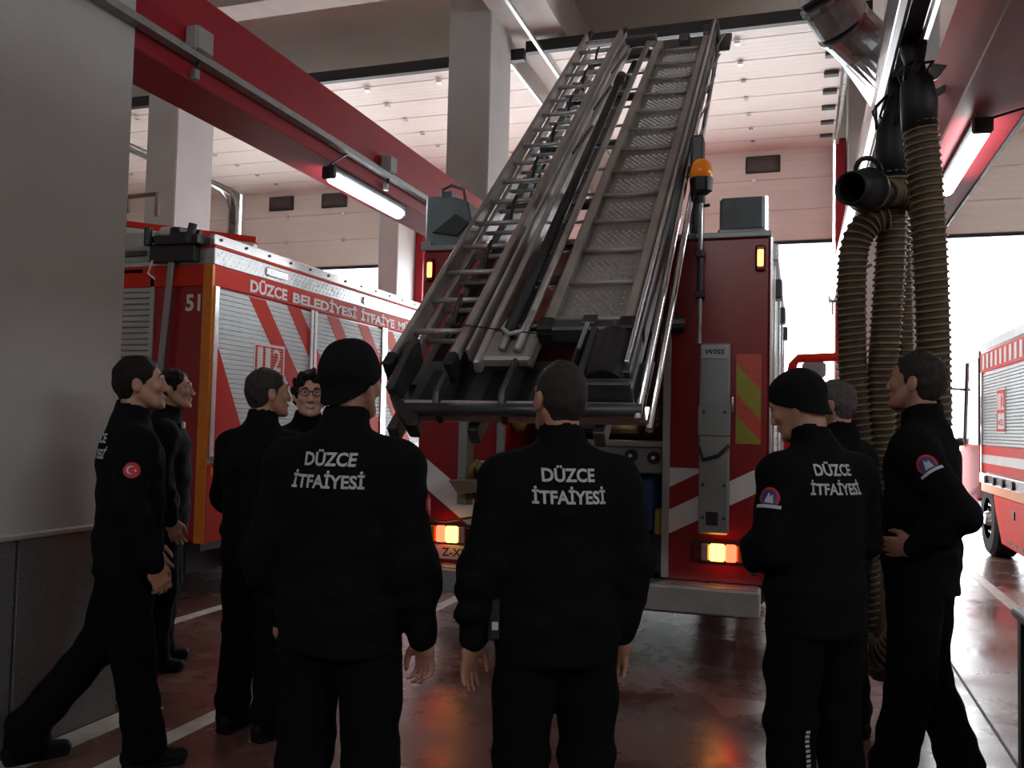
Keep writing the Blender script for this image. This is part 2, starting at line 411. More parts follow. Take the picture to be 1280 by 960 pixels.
# red door posts
for x in (0.5, 1.86): struct(root(box_obj('trim_post', 'red_beam_paint', None, x, x+0.14, 14.3, 14.5, 0, 6.1, 0.01), (x+0.07, 14.4, 0)))
struct(root(box_obj('trim_post', 'red_beam_paint', None, -6.56, -6.42, 14.3, 14.5, 0, 6.1, 0.01), (-6.49, 14.4, 0)))

# cable tray with slots, along the red beam and across the near pillar
ct = thing('cable_tray', 'perforated grey metal cable tray running along the red beam', 'cable tray', (-3.38, 5, 3.6))
m = MB()
y0, y1 = 2.1, 7.7
m.box(-3.405, -3.397, y0, y1, 3.63, 3.645); m.box(-3.405, -3.397, y0, y1, 3.695, 3.71)
k = int((y1-y0)/0.05)
for i in range(k):
    m.box(-3.405, -3.397, y0+i*0.05, y0+i*0.05+0.018, 3.645, 3.695)
m.build('back_strip', 'tray_grey', ct)
m = MB().box(-3.40, -3.33, y0, y1, 3.622, 3.63); m.build('floor_strip', 'tray_grey', ct)
MB().box(-3.335, -3.328, y0, y1, 3.622, 3.66).build('lip', 'tray_grey', ct)
m = MB()
for i, zz in enumerate((3.64, 3.65, 3.642)):
    m.tube([(-3.385+0.018*i, y0, zz), (-3.385+0.018*i, 4.5, zz+0.004), (-3.385+0.018*i, 7.6, zz)], 0.008, 6)
m.build('cables', 'black_plastic', ct)
for i, (yy, zz, s) in enumerate(((4.22, 3.74, 0.075), (6.72, 3.74, 0.07))):
    j = thing('junction_box', ('grey plastic junction box on the cable tray beside the near pillar', 'grey plastic junction box on the cable tray above the tube lamp')[i], 'junction box', (-3.37, yy, zz), group='junction boxes on the cable tray')
    MB().box(-3.405, -3.32, yy-s, yy+s, zz-s, zz+s).build('box', 'box_grey', j, 0.012)
    MB().box(-3.322, -3.308, yy-s+0.006, yy+s-0.006, zz-s+0.006, zz+s-0.006).build('lid', 'box_grey', j, 0.01)
    MB().box(-3.40, -3.36, yy-0.02, yy+0.02, zz-0.22, zz-0.16).build('clip', 'tray_grey', j, 0.004)
    MB().cyl((-3.36, yy, zz-s), (-3.36, yy, zz-0.16), 0.012, n=8).build('gland', 'black_plastic', j)

# tube lamps under the red beams
def tube_lamp(x, y0, y1, zt, label, ends):
    t = thing('tube_lamp', label, 'lamp', (x, (y0+y1)/2, zt-0.1), group='tube lamps under the red beams')
    MB().box(x-0.055, x+0.055, y0, y1, zt-0.055, zt-0.012).build('housing', 'dark_steel', t, 0.012)
    path = [(x, y0+0.02, zt-0.085), (x, y0+0.05, zt-0.085), (x, y1-0.05, zt-0.085), (x, y1-0.02, zt-0.085)]
    MB().tube(path, [0.03, 0.05, 0.05, 0.03], 12).build('diffuser', 'tube_lit', t, smooth=True)
    for yy in (y0, y1):
        MB().box(x-0.06, x+0.06, yy-0.02, yy+0.02, zt-0.11, zt-0.01).build('end_cap', 'dark_steel', t, 0.012)
    for yy in (y0+0.25, y1-0.25): MB().box(x-0.015, x+0.015, yy-0.03, yy+0.03, zt-0.02, zt+0.005).build('bracket', 'galvanised', t)
    MB().tube(ends, 0.008, 6).build('cable', 'black_plastic', t)
tube_lamp(-3.47, 5.93, 7.22, 3.52, 'glowing tube lamp under the beam that carries the cable tray', [(-3.47, 5.95, 3.46), (-3.47, 5.86, 3.44), (-3.40, 5.84, 3.50), (-3.37, 5.95, 3.58), (-3.37, 6.05, 3.64)])
tube_lamp(1.05, 5.93, 7.38, 3.5, 'glowing tube lamp under the beam beside the exhaust hoses', [(1.05, 5.95, 3.44), (1.06, 5.85, 3.45), (1.25, 5.75, 3.47), (1.45, 5.72, 3.40), (1.62, 5.75, 3.50)])
# ================================================================== CENTRE FIRE TRUCK (rear towards the viewer)
def wheel(parent, x, y, r, w, out, rim='bumper_grey'):
    """tyre + rim; out = +1/-1 is the outer side along x"""
    prof = [(r*0.55, -w/2), (r*0.9, -w/2), (r, -w*0.36), (r, w*0.36), (r*0.9, w/2), (r*0.55, w/2)]
    n = 28; m = MB(); vs = []; fs = []
    for i in range(n):
        a = 2*PI*i/n
        for rr, xx in prof: vs.append((x+xx, y+rr*math.cos(a), r+rr*math.sin(a)))
    k = len(prof)
    for i in range(n):
        for j in range(k-1):
            i2 = (i+1) % n; fs.append((i*k+j, i2*k+j, i2*k+j+1, i*k+j+1))
    t = m.add(vs, fs).build('tyre', 'tyre', parent, smooth=False)
    m = MB(); xo = x+out*w*0.30
    m.cyl((x-out*w*0.3, y, r), (xo, y, r), r*0.58, n=24)
    m.cyl((xo, y, r), (xo+out*0.10, y, r), r*0.24, r*0.16, n=16)
    m.build('rim', rim, t, 0.004)
    m = MB()
    for i in range(10):
        a = 2*PI*i/10; m.cyl((xo, y+0.38*r*math.cos(a), r+0.38*r*math.sin(a)), (xo+out*0.04, y+0.38*r*math.cos(a), r+0.38*r*math.sin(a)), 0.018, n=6)
    m.build('wheel_nuts', 'chrome', t)
    return t

T = thing('fire_truck', 'red fire truck seen from behind with raised ladders and lit tail lamps', 'fire truck', (-1.48, 6.15, 0))
XL, XR, YR = -2.76, -0.20, 6.15
# body
MB().box(XL, XR, 7.0, 10.35, 0.5, 2.86).build('body', 'truck_red', T, 0.02)
MB().box(XL, -2.06, YR, 7.0, 0.5, 2.86).build('rear_panel', 'truck_red', T, 0.015)
MB().box(-0.88, XR, YR, 7.0, 0.5, 2.86).build('rear_panel', 'truck_red', T, 0.015)
MB().box(-2.06, -0.88, YR+0.03, 7.0, 2.3, 2.86).build('roof_panel', 'truck_red', T, 0.01)
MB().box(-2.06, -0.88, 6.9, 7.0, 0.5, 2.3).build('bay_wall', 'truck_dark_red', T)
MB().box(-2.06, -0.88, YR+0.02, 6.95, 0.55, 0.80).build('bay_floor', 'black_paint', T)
MB().box(XL-0.01, XR+0.01, YR-0.01, 10.36, 2.86, 2.90).build('roof_edge', 'panel_grey', T, 0.006)
# right flank: silver profiles, shutters
m = MB()
m.box(XR, XR+0.02, YR, YR+0.06, 0.55, 2.86).build('corner_profile', 'bright_aluminium', T, 0.004)
for y0, y1 in ((6.4, 7.9), (8.0, 9.2), (9.3, 10.25)):
    m = MB(); n = 30; 
    for i in range(n):
        z0 = 0.9+1.75*i/n; m.prism([(XR, z0), (XR+0.012, z0+0.008), (XR+0.012, z0+1.75/n-0.008), (XR, z0+1.75/n)], 'y', y0, y1)
    m.build('shutter', 'shutter_grey', T)
    for yy in (y0, y1): MB().box(XR, XR+0.03, yy-0.03, yy+0.03, 0.85, 2.7).build('shutter_rail', 'bright_aluminium', T, 0.004)
MB().box(XR, XR+0.05, 6.3, 10.3, 2.72, 2.84).build('awning_rail', 'galvanised', T, 0.008)
for yy in (6.6, 8.1, 9.6): MB().box(XR, XR+0.07, yy, yy+0.16, 2.5, 2.64).build('side_lamp', 'dark_steel', T, 0.01)
# rear trims
MB().box(-0.905, -0.855, YR-0.012, YR+0.02, 0.52, 2.30).build('trim_strip', 'bumper_grey', T, 0.004)
for x0, x1 in ((-2.42, -2.35), (-2.12, -2.06)):
    MB().box(x0, x1, YR-0.03, YR+0.005, 0.95, 1.72).build('guide_rail', 'panel_grey', T, 0.006)
MB().box(-2.36, -2.30, YR-0.02, YR+0.005, 0.95, 1.68).build('guide_rail', 'tan_leather', T, 0.004)
MB().tube([(-2.34, YR-0.03, 1.55), (-2.33, YR-0.05, 1.58), (-2.14, YR-0.05, 1.60), (-2.12, YR-0.03, 1.58)], 0.014, 8).build('grab_bar', 'bumper_grey', T, smooth=True)
MB().prism([(-2.44, 1.13), (-2.26, 1.14), (-2.16, 1.06), (-2.36, 1.03)], 'y', YR-0.16, YR-0.005).build('foot_plate', 'tan_leather', T, 0.006)
m = MB(); m.tube([(-2.30, YR-0.05, 1.12), (-2.29, YR-0.06, 1.22), (-2.24, YR-0.05, 1.27)], [0.03, 0.025, 0.03], 8); m.ball((-2.22, YR-0.06, 1.22), 0.05, 8, 6)
m.build('brass_valve', 'olive_brass', T, smooth=True)
# chevrons: white bands 45 deg, slope up to the right on the right panel, mirrored on the left
def band(x0, x1, z0, z1, xs, slope, wz):
    p = [(xs, z0-2), (xs, z0-2+wz)]
    L = 4
    poly = [(xs-L, -slope*L+0.0), (xs+L, slope*L), (xs+L, slope*L+wz), (xs-L, -slope*L+wz)]
    return poly
for side, (x0, x1, slope) in (('r', (-0.855, -0.215, 0.52)), ('l', (-2.75, -2.07, -0.74))):
    for zc in ((0.82, 1.14) if side == 'r' else (1.05, 1.50, 0.60)):
        wz = 0.165 if side == 'r' else 0.22
        xr = x0 if side == 'r' else x1
        poly = [(x0-1, zc+slope*(x0-1-xr)), (x1+1, zc+slope*(x1+1-xr)), (x1+1, zc+slope*(x1+1-xr)+wz), (x0-1, zc+slope*(x0-1-xr)+wz)]
        poly = clip_poly(poly, x0, x1, 0.80, 1.275)
        if poly: MB().prism(poly, 'y', YR-0.004, YR+0.002).build('chevron', 'sticker_white', T)
# grey pole locker with its cover and maker's mark
cab = MB().box(-0.65, -0.45, YR-0.075, YR, 0.84, 2.13).build('pole_locker', 'panel_grey', T, 0.012)
MB().box(-0.656, -0.444, YR-0.085, YR-0.07, 1.50, 1.70).build('locker_flap', 'panel_grey', cab, 0.006)
MB().box(-0.645, -0.455, YR-0.082, YR-0.072, 2.02, 2.12).build('locker_head', 'bumper_grey', cab, 0.004)
MB().box(-0.60, -0.52, YR-0.08, YR-0.072, 0.90, 0.99).build('locker_hole', 'black_paint', cab)
MB().tube([(-0.65, YR-0.08, 1.42), (-0.62, YR-0.10, 1.34), (-0.52, YR-0.10, 1.37), (-0.45, YR-0.08, 1.44)], 0.012, 8).build('strap', 'black_rubber', cab, smooth=True)
for xx in (-0.62, -0.48):
    for zz in (1.17, 1.66, 0.95): MB().cyl((xx, YR-0.078, zz), (xx, YR-0.09, zz), 0.012, n=8).build('screw', 'dark_steel', cab)
text_obj('maker_mark', 'WISS', 'black_paint', cab, 0.13, 0.035, frame((-0.55, YR-0.0835, 2.07), (1,0,0), (0,0,1)), 0.03, shear=0.2)
# red / olive reflective board
rb_ = MB().box(-0.415, -0.25, YR-0.006, YR, 1.45, 2.06).build('reflective_board', 'reflex_red', T)
for zc in (1.66, 2.00):
    poly = clip_poly([(-0.6, zc+0.2), (-0.1, zc-0.36), (-0.1, zc-0.56), (-0.6, zc)], -0.413, -0.252, 1.452, 2.058)
    if poly: MB().prism(poly, 'y', YR-0.0085, YR-0.005).build('reflective_stripe', 'reflex_olive', rb_)
MB().tube([(-0.435, YR-0.005, 1.66), (-0.435, YR-0.05, 1.67), (-0.435, YR-0.05, 1.76), (-0.435, YR-0.005, 1.77)], 0.010, 8).build('door_pull', 'bright_aluminium', T, smooth=True)
# tail lamps
def tail_lamp(x0, x1, z0, z1, mirror):
    w = x1-x0; h = z1-z0
    hs = MB().box(x0-0.012, x1+0.012, YR-0.045, YR, z0-0.012, z1+0.012).build('tail_lamp', 'black_plastic', T, 0.014)
    cuts = [(0.0, 0.17, 'lens_red_dark'), (0.17, 0.33, 'lens_clear'), (0.33, 0.62, 'lens_orange_lit'), (0.62, 0.84, 'lens_red_lit'), (0.84, 1.0, 'amber_strip')]
    if mirror: cuts = [(1-b_, 1-a_, mm) for a_, b_, mm in cuts]
    for a_, b_, mm in cuts:
        MB().box(x0+w*a_+0.001, x0+w*b_-0.001, YR-0.07, YR-0.03, z0, z1).build('lens', mm, hs, 0.01)
tail_lamp(-0.69, -0.34, 0.66, 0.775, False)
tail_lamp(-2.62, -2.28, 0.665, 0.785, True)
for x in (-0.262, -2.69):
    mk = MB().box(x-0.035, x+0.035, YR-0.03, YR, 2.62, 2.80).build('marker_lamp', 'lens_red_dark', T, 0.012)
    MB().box(x-0.022, x+0.022, YR-0.036, YR-0.02, 2.65, 2.77).build('lens', 'marker_lit', mk, 0.008)
# number plate
pl = MB().box(-2.60, -2.20, YR-0.02, YR-0.008, 0.535, 0.645).build('number_plate', 'plate_white', T, 0.004)
text_obj('plate_text', 'Z-XL 4', 'black_paint', pl, 0.26, 0.062, frame((-2.40, YR-0.0215, 0.59), (1,0,0), (0,0,1)), 0.015)
MB().tube([(-2.70, YR-0.03, 0.82), (-2.5, YR-0.05, 0.815), (-2.28, YR-0.04, 0.86), (-2.12, YR-0.03, 0.92)], 0.010, 6).build('chain', 'dark_steel', T)
# bumper step
bp_ = MB().box(-2.62, -0.24, 5.93, 6.16, 0.33, 0.50).build('bumper', 'bumper_grey', T, 0.012)
MB().box(-2.60, -0.26, 5.95, 6.14, 0.50, 0.508).build('tread', 'galvanised', bp_)
for xx in (-2.2, -0.8): MB().box(xx-0.05, xx+0.05, 6.1, 6.8, 0.32, 0.46).build('bumper_arm', 'black_paint', T)
# pump bay contents
bay = MB().box(-1.50, -0.92, YR+0.10, 6.7, 1.22, 1.41).build('pump_panel', 'panel_grey', T, 0.01)
MB().box(-1.52, -0.90, YR+0.08, 6.7, 1.41, 1.45).build('pump_shelf', 'bumper_grey', bay, 0.004)
for xx, zz in ((-1.14, 1.345), (-0.98, 1.335)):
    kb = MB().cyl((xx, YR+0.10, zz), (xx, YR+0.06, zz), 0.045, n=16).build('valve_wheel', 'black_rubber', bay, 0.004)
    MB().cyl((xx, YR+0.062, zz), (xx, YR+0.05, zz), 0.014, n=10).build('valve_hub', 'bright_aluminium', bay)
ctl = MB().box(-1.085, -0.915, YR+0.00, YR+0.07, 1.545, 1.70).build('control_panel', 'black_plastic', T, 0.012)
MB().box(-1.062, -0.985, YR-0.004, YR+0.004, 1.60, 1.69).build('screen', 'screen_lit', ctl)
for i in range(4): MB().box(-0.972, -0.94, YR-0.006, YR+0.004, 1.60+0.025*i, 1.615+0.025*i).build('button', 'cover_grey', ctl, 0.002)
for i in range(5): MB().box(-1.06+0.026*i, -1.045+0.026*i, YR-0.006, YR+0.004, 1.56, 1.575).build('button', 'cover_grey', ctl, 0.002)
MB().box(-1.80, -1.10, YR+0.25, YR+0.6, 1.50, 1.72).build('manifold', 'dark_steel', T, 0.03)
MB().cyl((-1.22, YR+0.2, 1.60), (-1.22, YR+0.23, 1.60), 0.02, n=10).build('pilot_lamp', 'small_lamp_lit', T)
m = MB()
for i in range(3): m.ball((-1.42+0.05*i, YR+0.22, 1.585), 0.035, 8, 6)
m.build('hose_caps', 'truck_red_orange', T, smooth=True)
MB().ball((-1.99, YR+0.12, 1.58), (0.07, 0.05, 0.09), 10, 8).build('brass_cap', 'olive_brass', T, smooth=True)
MB().cyl((-1.93, YR+0.05, 1.62), (-1.93, YR+0.07, 1.62), 0.012, n=8).build('pilot_lamp', 'small_lamp_lit', T)
bl = tag(root(MB().cyl((-1.02, YR+0.22, 0.80), (-1.02, YR+0.22, 1.19), 0.085, n=18).build('blue_canister', 'blue_paint', None, 0.02), (-1.02, YR+0.22, 0.80)), 'blue cylindrical canister standing in the pump bay of the truck', 'canister')
tag(root(MB().cyl((-0.93, YR+0.08, 0.80), (-0.93, YR+0.08, 0.98), 0.040, 0.033, n=14).build('yellow_bottle', 'yellow_paint', None, 0.01), (-0.93, YR+0.08, 0.80)), 'small yellow bottle beside the blue canister in the pump bay', 'bottle')
m = MB()
for i in range(3):
    zz = 0.90+0.16*i; m.tube([(-1.95, YR+0.15, zz), (-1.8, YR+0.08, zz-0.05), (-1.5, YR+0.08, zz+0.02), (-1.25, YR+0.15, zz-0.03)], 0.045, 8)
m.build('coiled_hose', 'black_rubber', T, smooth=True)
# lamp and cords beside the bay on the right
m = MB().cyl((-0.80, YR-0.03, 2.27), (-0.90, YR-0.13, 2.25), 0.07, 0.06, n=14); m.build('work_lamp', 'black_plastic', T, 0.006)
MB().bar((-0.92, YR-0.02, 2.27), (-0.92, YR-0.02, 1.95), 0.012, 0.012).build('hazard_strip', 'amber_strip', T)
MB().box(-0.945, -0.905, YR-0.03, YR-0.01, 1.94, 2.04).build('red_tag', 'truck_red_orange', T, 0.004)
# roof gear
mast = MB().cyl((-0.66, YR-0.05, 2.13), (-0.66, YR-0.05, 3.13), 0.016, n=10).build('beacon_pole', 'galvanised', T)
MB().cyl((-0.66, YR-0.05, 2.45), (-0.66, YR-0.05, 2.75), 0.024, n=10).build('pole_sleeve', 'dark_steel', mast)
for zz in (2.44, 2.72): MB().box(-0.69, -0.63, YR-0.085, YR+0.0, zz, zz+0.05).build('pole_clamp', 'black_plastic', mast, 0.006)
bc = MB().tube([(-0.66, YR-0.05, 3.10), (-0.66, YR-0.05, 3.15), (-0.66, YR-0.05, 3.16), (-0.66, YR-0.05, 3.18), (-0.66, YR-0.05, 3.27)], [0.03, 0.03, 0.05, 0.075, 0.08], 18).build('beacon_base', 'black_plastic', T, smooth=False)
MB().tube([(-0.66, YR-0.05, 3.262), (-0.66, YR-0.05, 3.33), (-0.66, YR-0.05, 3.375), (-0.66, YR-0.05, 3.40), (-0.66, YR-0.05, 3.41)], [0.076, 0.074, 0.062, 0.04, 0.012], 18).build('beacon_dome', 'beacon_amber', bc, smooth=True)
MB().tube([(-0.64, YR-0.05, 3.08), (-0.60, YR-0.05, 3.085)], 0.012, 8).build('clamp_screw', 'black_plastic', bc)
m = MB(); pts = []
for i in range(60):
    a = i*2*PI/6; pts.append((-0.72+0.012*math.cos(a)+0.0006*i, YR-0.05+0.012*math.sin(a), 3.02-0.0045*i))
m.tube(pts, 0.003, 5).build('coil_cord', 'black_plastic', bc)
MB().box(-0.75, -0.66, YR+0.05, YR+0.20, 2.9, 3.62).build('mast_lamp', 'dark_steel', T, 0.02)
wl = MB().box(-0.555, -0.245, 6.33, 6.62, 2.95, 3.19).build('covered_lamp', 'cover_grey', T, 0.02)
MB().prism([(-0.57, 2.87), (-0.24, 2.86), (-0.235, 2.96), (-0.565, 2.97)], 'y', 6.32, 6.64).build('plastic_skirt', 'plastic_wrap', wl, 0.015)
MB().box(-0.25, -0.225, 6.36, 6.6, 2.88, 3.2).build('lamp_bracket', 'bright_aluminium', wl, 0.005)
fb = MB().prism([(-2.86, 2.92), (-2.48, 2.92), (-2.44, 3.02), (-2.50, 3.30), (-2.62, 3.34), (-2.86, 3.36)], 'y', 6.40, 6.70).build('flood_lamp_box', 'cover_grey', T, 0.015)
MB().prism([(-2.80, 3.06), (-2.58, 3.02), (-2.48, 3.12), (-2.60, 3.20)], 'y', 6.385, 6.42).build('lamp_face', 'black_plastic', fb, 0.006)
m = MB(); m.tube([(-2.76, 6.5, 3.35), (-2.76, 6.5, 3.43), (-2.68, 6.5, 3.46), (-2.58, 6.5, 3.42), (-2.56, 6.5, 3.33)], 0.014, 8); m.box(-2.74, -2.66, 6.45, 6.55, 3.34, 3.40)
m.build('lamp_bracket', 'dark_steel', fb)
MB().box(-2.80, -2.72, YR+0.05, YR+0.35, 2.9, 2.95).build('lamp_foot', 'panel_grey', T)
# chassis, wheels, cab
MB().box(-2.1, -0.85, 6.3, 12.9, 0.42, 0.62).build('chassis', 'black_paint', T)
MB().box(-2.45, -0.5, 6.62, 10.2, 0.20, 0.5).build('underbody_shade_box', 'black_paint', T)  # dark box added to keep the space under the truck in shade
MB().box(-2.6, -0.35, 6.55, 6.58, 0.20, 0.55).build('mud_flap', 'black_rubber', T)
for sx, x in ((1, -0.42), (1, -0.74), (-1, -2.22), (-1, -2.54)): wheel(T, x, 8.2, 0.5, 0.28, sx)
for sx, x in ((1, -0.42), (-1, -2.54)): wheel(T, x, 11.9, 0.5, 0.30, sx)
MB().prism([(10.45, 0.75), (12.9, 0.75), (12.95, 1.6), (12.75, 2.55), (10.45, 2.65)], 'x', XL+0.08, XR-0.06).build('cab', 'truck_red', T, 0.05, seg=2)
dr = MB()
x0, x1, z0, z1, yy = -0.20, 0.60, 0.95, 2.50, 11.5
fr = []
pts = [(x0, yy, 1.42), (x0+0.02, yy, 1.9), (x0+0.11, yy, 2.38), (x0+0.17, yy, 2.455), (x1-0.12, yy, 2.475), (x1-0.04, yy, 2.44), (x1, yy, 2.35), (x1, yy, 1.42)]
dr.tube(pts, 0.055, 10)
dr.prism([(x0-0.035, 0.95), (x1+0.035, 0.95), (x1+0.035, 1.45), (x0-0.035, 1.45)], 'y', yy-0.035, yy+0.035)
dd = dr.build('cab_door', 'truck_red_orange', T)
MB().prism([(x0+0.02, 1.45), (x0+0.13, 2.37), (x0+0.17, 2.43), (x1-0.1, 2.44), (x1-0.03, 2.36), (x1-0.03, 1.45)], 'y', yy-0.006, yy+0.006).build('door_glass', 'glass', dd)
MB().box(0.02, 0.30, yy+0.05, yy+0.12, 2.22, 2.42).build('cab_mirror', 'mirror_dark', T, 0.03)

# ================================================================== LADDER RACK AND LADDERS (sloping frame: x across, y up the slope, z out of it)
RA = math.atan(0.85); RL = (0, 4.38, 1.86); RR = (RA, 0, 0)
rk = thing('ladder_rack', 'grey metal ladder rack tilted up over the back of the truck', 'ladder rack', RL, RR)
LO = [0.0, 0.0]
def L(m, name, mt, p, bevel=0.0, smooth=False):
    m.V = [(a, b+LO[0], c+LO[1]) for a, b, c in m.V]
    return m.build(name, mt, p, bevel, smooth, world=False)
LEN = 5.9
# main side beams and rails
for x in (-2.08, -1.62, -0.95):
    L(MB().box(x-0.03, x+0.03, -0.30, LEN-0.35, -0.30, -0.20), 'rack_beam', 'dark_steel', rk, 0.006)
for i in range(6):
    y = 0.05+i*1.1; L(MB().box(-2.12, -0.80, y, y+0.07, -0.24, -0.18), 'cross_bar', 'dark_steel', rk, 0.006)
# chrome slide rails on the right
for x, z, r in ((-0.775, -0.06, 0.022), (-0.725, -0.12, 0.02)):
    L(MB().cyl((x+0.04, -0.34, z-0.02), (x-0.06, LEN-0.15, z), r, n=12), 'slide_rail', 'chrome', rk, smooth=True)
L(MB().box(-0.86, -0.80, -0.1, LEN-0.1, -0.16, 0.03), 'side_channel', 'dark_steel', rk, 0.006)
L(MB().box(-0.832, -0.812, -0.05, LEN-0.1, -0.02, 0.06), 'side_strip', 'bright_aluminium', rk, 0.004)
for i in range(5):
    y = 2.9+i*0.6; L(MB().bar((-0.79, y, -0.1), (-0.74, y+0.4, -0.1), 0.012, 0.012), 'lattice_bar', 'aluminium', rk)
L(MB().box(-1.70, -0.68, LEN-0.42, LEN-0.02, -0.20, -0.14), 'head_plate', 'dark_steel', rk, 0.01)
L(MB().cyl((-0.93, LEN-0.30, -0.06), (-0.78, LEN-0.30, -0.06), 0.10, n=18), 'head_roller', 'dark_steel', rk, 0.01)
L(MB().cyl((-1.16, LEN-0.40, -0.06), (-1.06, LEN-0.40, -0.06), 0.07, n=16), 'head_roller', 'dark_steel', rk, 0.01)
L(MB().cyl((-1.44, LEN-0.55, 0.0), (-1.36, LEN-0.55, 0.0), 0.06, n=14), 'head_roller', 'bright_aluminium', rk, 0.01)
# bottom tray
LO[:] = [0.16, 0.05]
L(MB().box(-2.04, -0.74, -0.36, 0.10, -0.24, -0.215), 'tray_plate', 'dark_steel', rk, 0.004)
L(MB().tube([(-1.97, -0.46, -0.12), (-0.72, -0.44, -0.12)], 0.035, 10), 'tray_bar', 'dark_steel', rk, smooth=True)
L(MB().box(-2.0, -0.72, -0.42, -0.37, -0.24, -0.12), 'tray_lip', 'aluminium', rk, 0.01)
for x in (-1.80, -1.44, -1.12):
    L(MB().prism([(-0.44, -0.24), (-0.44, -0.10), (-0.38, -0.05), (0.02, -0.06), (0.12, -0.20)], 'x', x-0.016, x+0.016), 'tray_rib', 'dark_steel', rk, 0.01)
L(MB().prism([(-0.36, -0.12), (-0.38, -0.04), (-0.02, 0.0), (0.10, -0.04), (0.05, -0.2), (-0.3, -0.2)], 'x', -2.10, -2.05), 'tray_end', 'dark_steel', rk, 0.02)
L(MB().prism([(-2.06, -0.34), (-1.86, -0.52), (-1.84, -0.60), (-1.90, -0.60), (-2.09, -0.36)], 'z', -0.2, -0.10), 'tray_foot', 'black_plastic', rk, 0.01)
for i in range(3):
    L(MB().box(-1.98+i*0.36, -1.72+i*0.36, -0.28, 0.0, -0.214, -0.208), 'tray_pad', 'black_rubber', rk, 0.004)
# winch motor
wm = L(MB().tube([(-0.93, -0.30, -0.08), (-0.93, -0.24, -0.08), (-0.93, 0.06, -0.08), (-0.93, 0.12, -0.08)], [0.10, 0.115, 0.115, 0.08], 20), 'winch_drum', 'black_plastic', rk, smooth=False)
L(MB().box(-1.06, -1.02, -0.34, 0.16, -0.22, 0.0), 'winch_plate', 'dark_steel', rk, 0.008)
L(MB().box(-1.08, -0.78, -0.36, -0.31, -0.22, -0.02), 'winch_plate', 'dark_steel', rk, 0.008)
L(MB().box(-1.38, -0.80, 0.14, 0.22, -0.16, -0.06), 'rack_crossbeam', 'dark_steel', rk, 0.008)
L(MB().cyl((-1.08, -0.12, 0.02), (-1.06, 0.06, 0.06), 0.012, n=8), 'lever', 'panel_grey', rk)
# latch plate in the middle
L(MB().box(-1.66, -1.36, -0.10, 0.16, -0.12, -0.05), 'latch_plate', 'worn_aluminium', rk, 0.015)
L(MB().tube([(-1.55, 0.22, -0.02), (-1.55, 0.10, 0.0), (-1.50, 0.05, 0.0), (-1.44, 0.08, 0.0), (-1.43, 0.30, -0.02)], 0.014, 8), 'latch_bar', 'aluminium', rk, smooth=True)
LO[:] = [0.0, 0.0]
# cable
L(MB().tube([(-1.9, 0.30, 0.07), (-1.5, 0.24, 0.05), (-1.2, 0.22, 0.03)], 0.004, 6), 'steel_cable', 'black_plastic', rk)

# left: two nested sections of an extension ladder
el = thing('extension_ladder', 'aluminium extension ladder with paired round rungs, left on the rack', 'ladder', RL, RR, group='ladders on the rack')
for x, w, z0, z1 in ((-2.135, 0.035, -0.07, 0.05), (-1.775, 0.045, -0.02, 0.05)):
    L(MB().box(x-w/2, x+w/2, 0.0, 5.75, z0, z1), 'stile', 'worn_aluminium', el, 0.008)
for x in (-2.095, -1.70):
    L(MB().box(x-0.016, x+0.016, 0.12, 5.6, -0.14, -0.06), 'inner_stile', 'aluminium', el, 0.006)
L(MB().box(-1.725, -1.705, 0.1, 5.7, -0.05, 0.03), 'stile_flange', 'aluminium', el, 0.003)
pr = None
for i in range(17):
    y = 0.32+i*0.33
    o = L(MB().cyl((-2.12, y, 0.0), (-1.78, y, 0.0), 0.017, n=10), 'rung', 'aluminium', el, smooth=True)
    L(MB().cyl((-2.08, y+0.045, -0.10), (-1.70, y+0.045, -0.10), 0.016, n=10), 'rung', 'aluminium', el, smooth=True)
for i in range(1, 17, 2):
    y = 0.32+i*0.33
    L(MB().tube([(-1.93, y+0.03, 0.02), (-1.92, y, 0.035), (-1.93, y-0.05, 0.02), (-1.95, y-0.12, -0.07), (-1.94, y-0.16, -0.10)], 0.012, 6), 'rung_hook', 'black_plastic', el, smooth=True)
for x in (-2.135, -1.775):
    L(MB().box(x-0.03, x+0.03, -0.06, 0.05, -0.085, 0.06), 'foot_pad', 'black_rubber', el, 0.015)
    L(MB().tube([(x, 5.74, 0.0), (x+0.01, 5.82, 0.01), (x+0.035, 5.86, 0.03)], [0.028, 0.03, 0.02], 8), 'end_cap', 'black_rubber', el, smooth=True)
L(MB().tube([(-1.98, 0.4, -0.14), (-1.90, 1.5, -0.15), (-1.98, 3.2, -0.15)], 0.012, 6), 'pull_rope', 'black_plastic', el, smooth=True)
L(MB().tube([(-1.93, 0.3, -0.15), (-1.86, 1.7, -0.15), (-1.93, 3.4, -0.15)], 0.010, 6), 'pull_rope', 'panel_grey', el, smooth=True)

# middle: single round pole and a pair of guide tubes
cp_ = thing('suction_pole', 'long dark pole lying between the two ladders on the rack', 'pole', RL, RR)
L(MB().cyl((-1.52, 0.25, 0.03), (-1.545, 4.15, 0.03), 0.035, n=14), 'tube', 'black_rubber', cp_, smooth=True)
L(MB().cyl((-1.545, 4.15, 0.03), (-1.547, 4.35, 0.03), 0.045, n=14), 'end_sleeve', 'black_plastic', cp_, smooth=True)
L(MB().cyl((-1.52, 0.10, 0.03), (-1.52, 0.26, 0.03), 0.018, n=10), 'tip', 'panel_grey', cp_, smooth=True)
hl = thing('hook_ladder', 'narrow aluminium ladder rails between the pole and the plated ladder', 'ladder', RL, RR, group='ladders on the rack')
for x, z in ((-1.435, 0.02), (-1.385, -0.08)):
    L(MB().cyl((x, 0.10, z), (x, 5.45, z), 0.024, n=12), 'stile', 'worn_aluminium', hl, smooth=True)
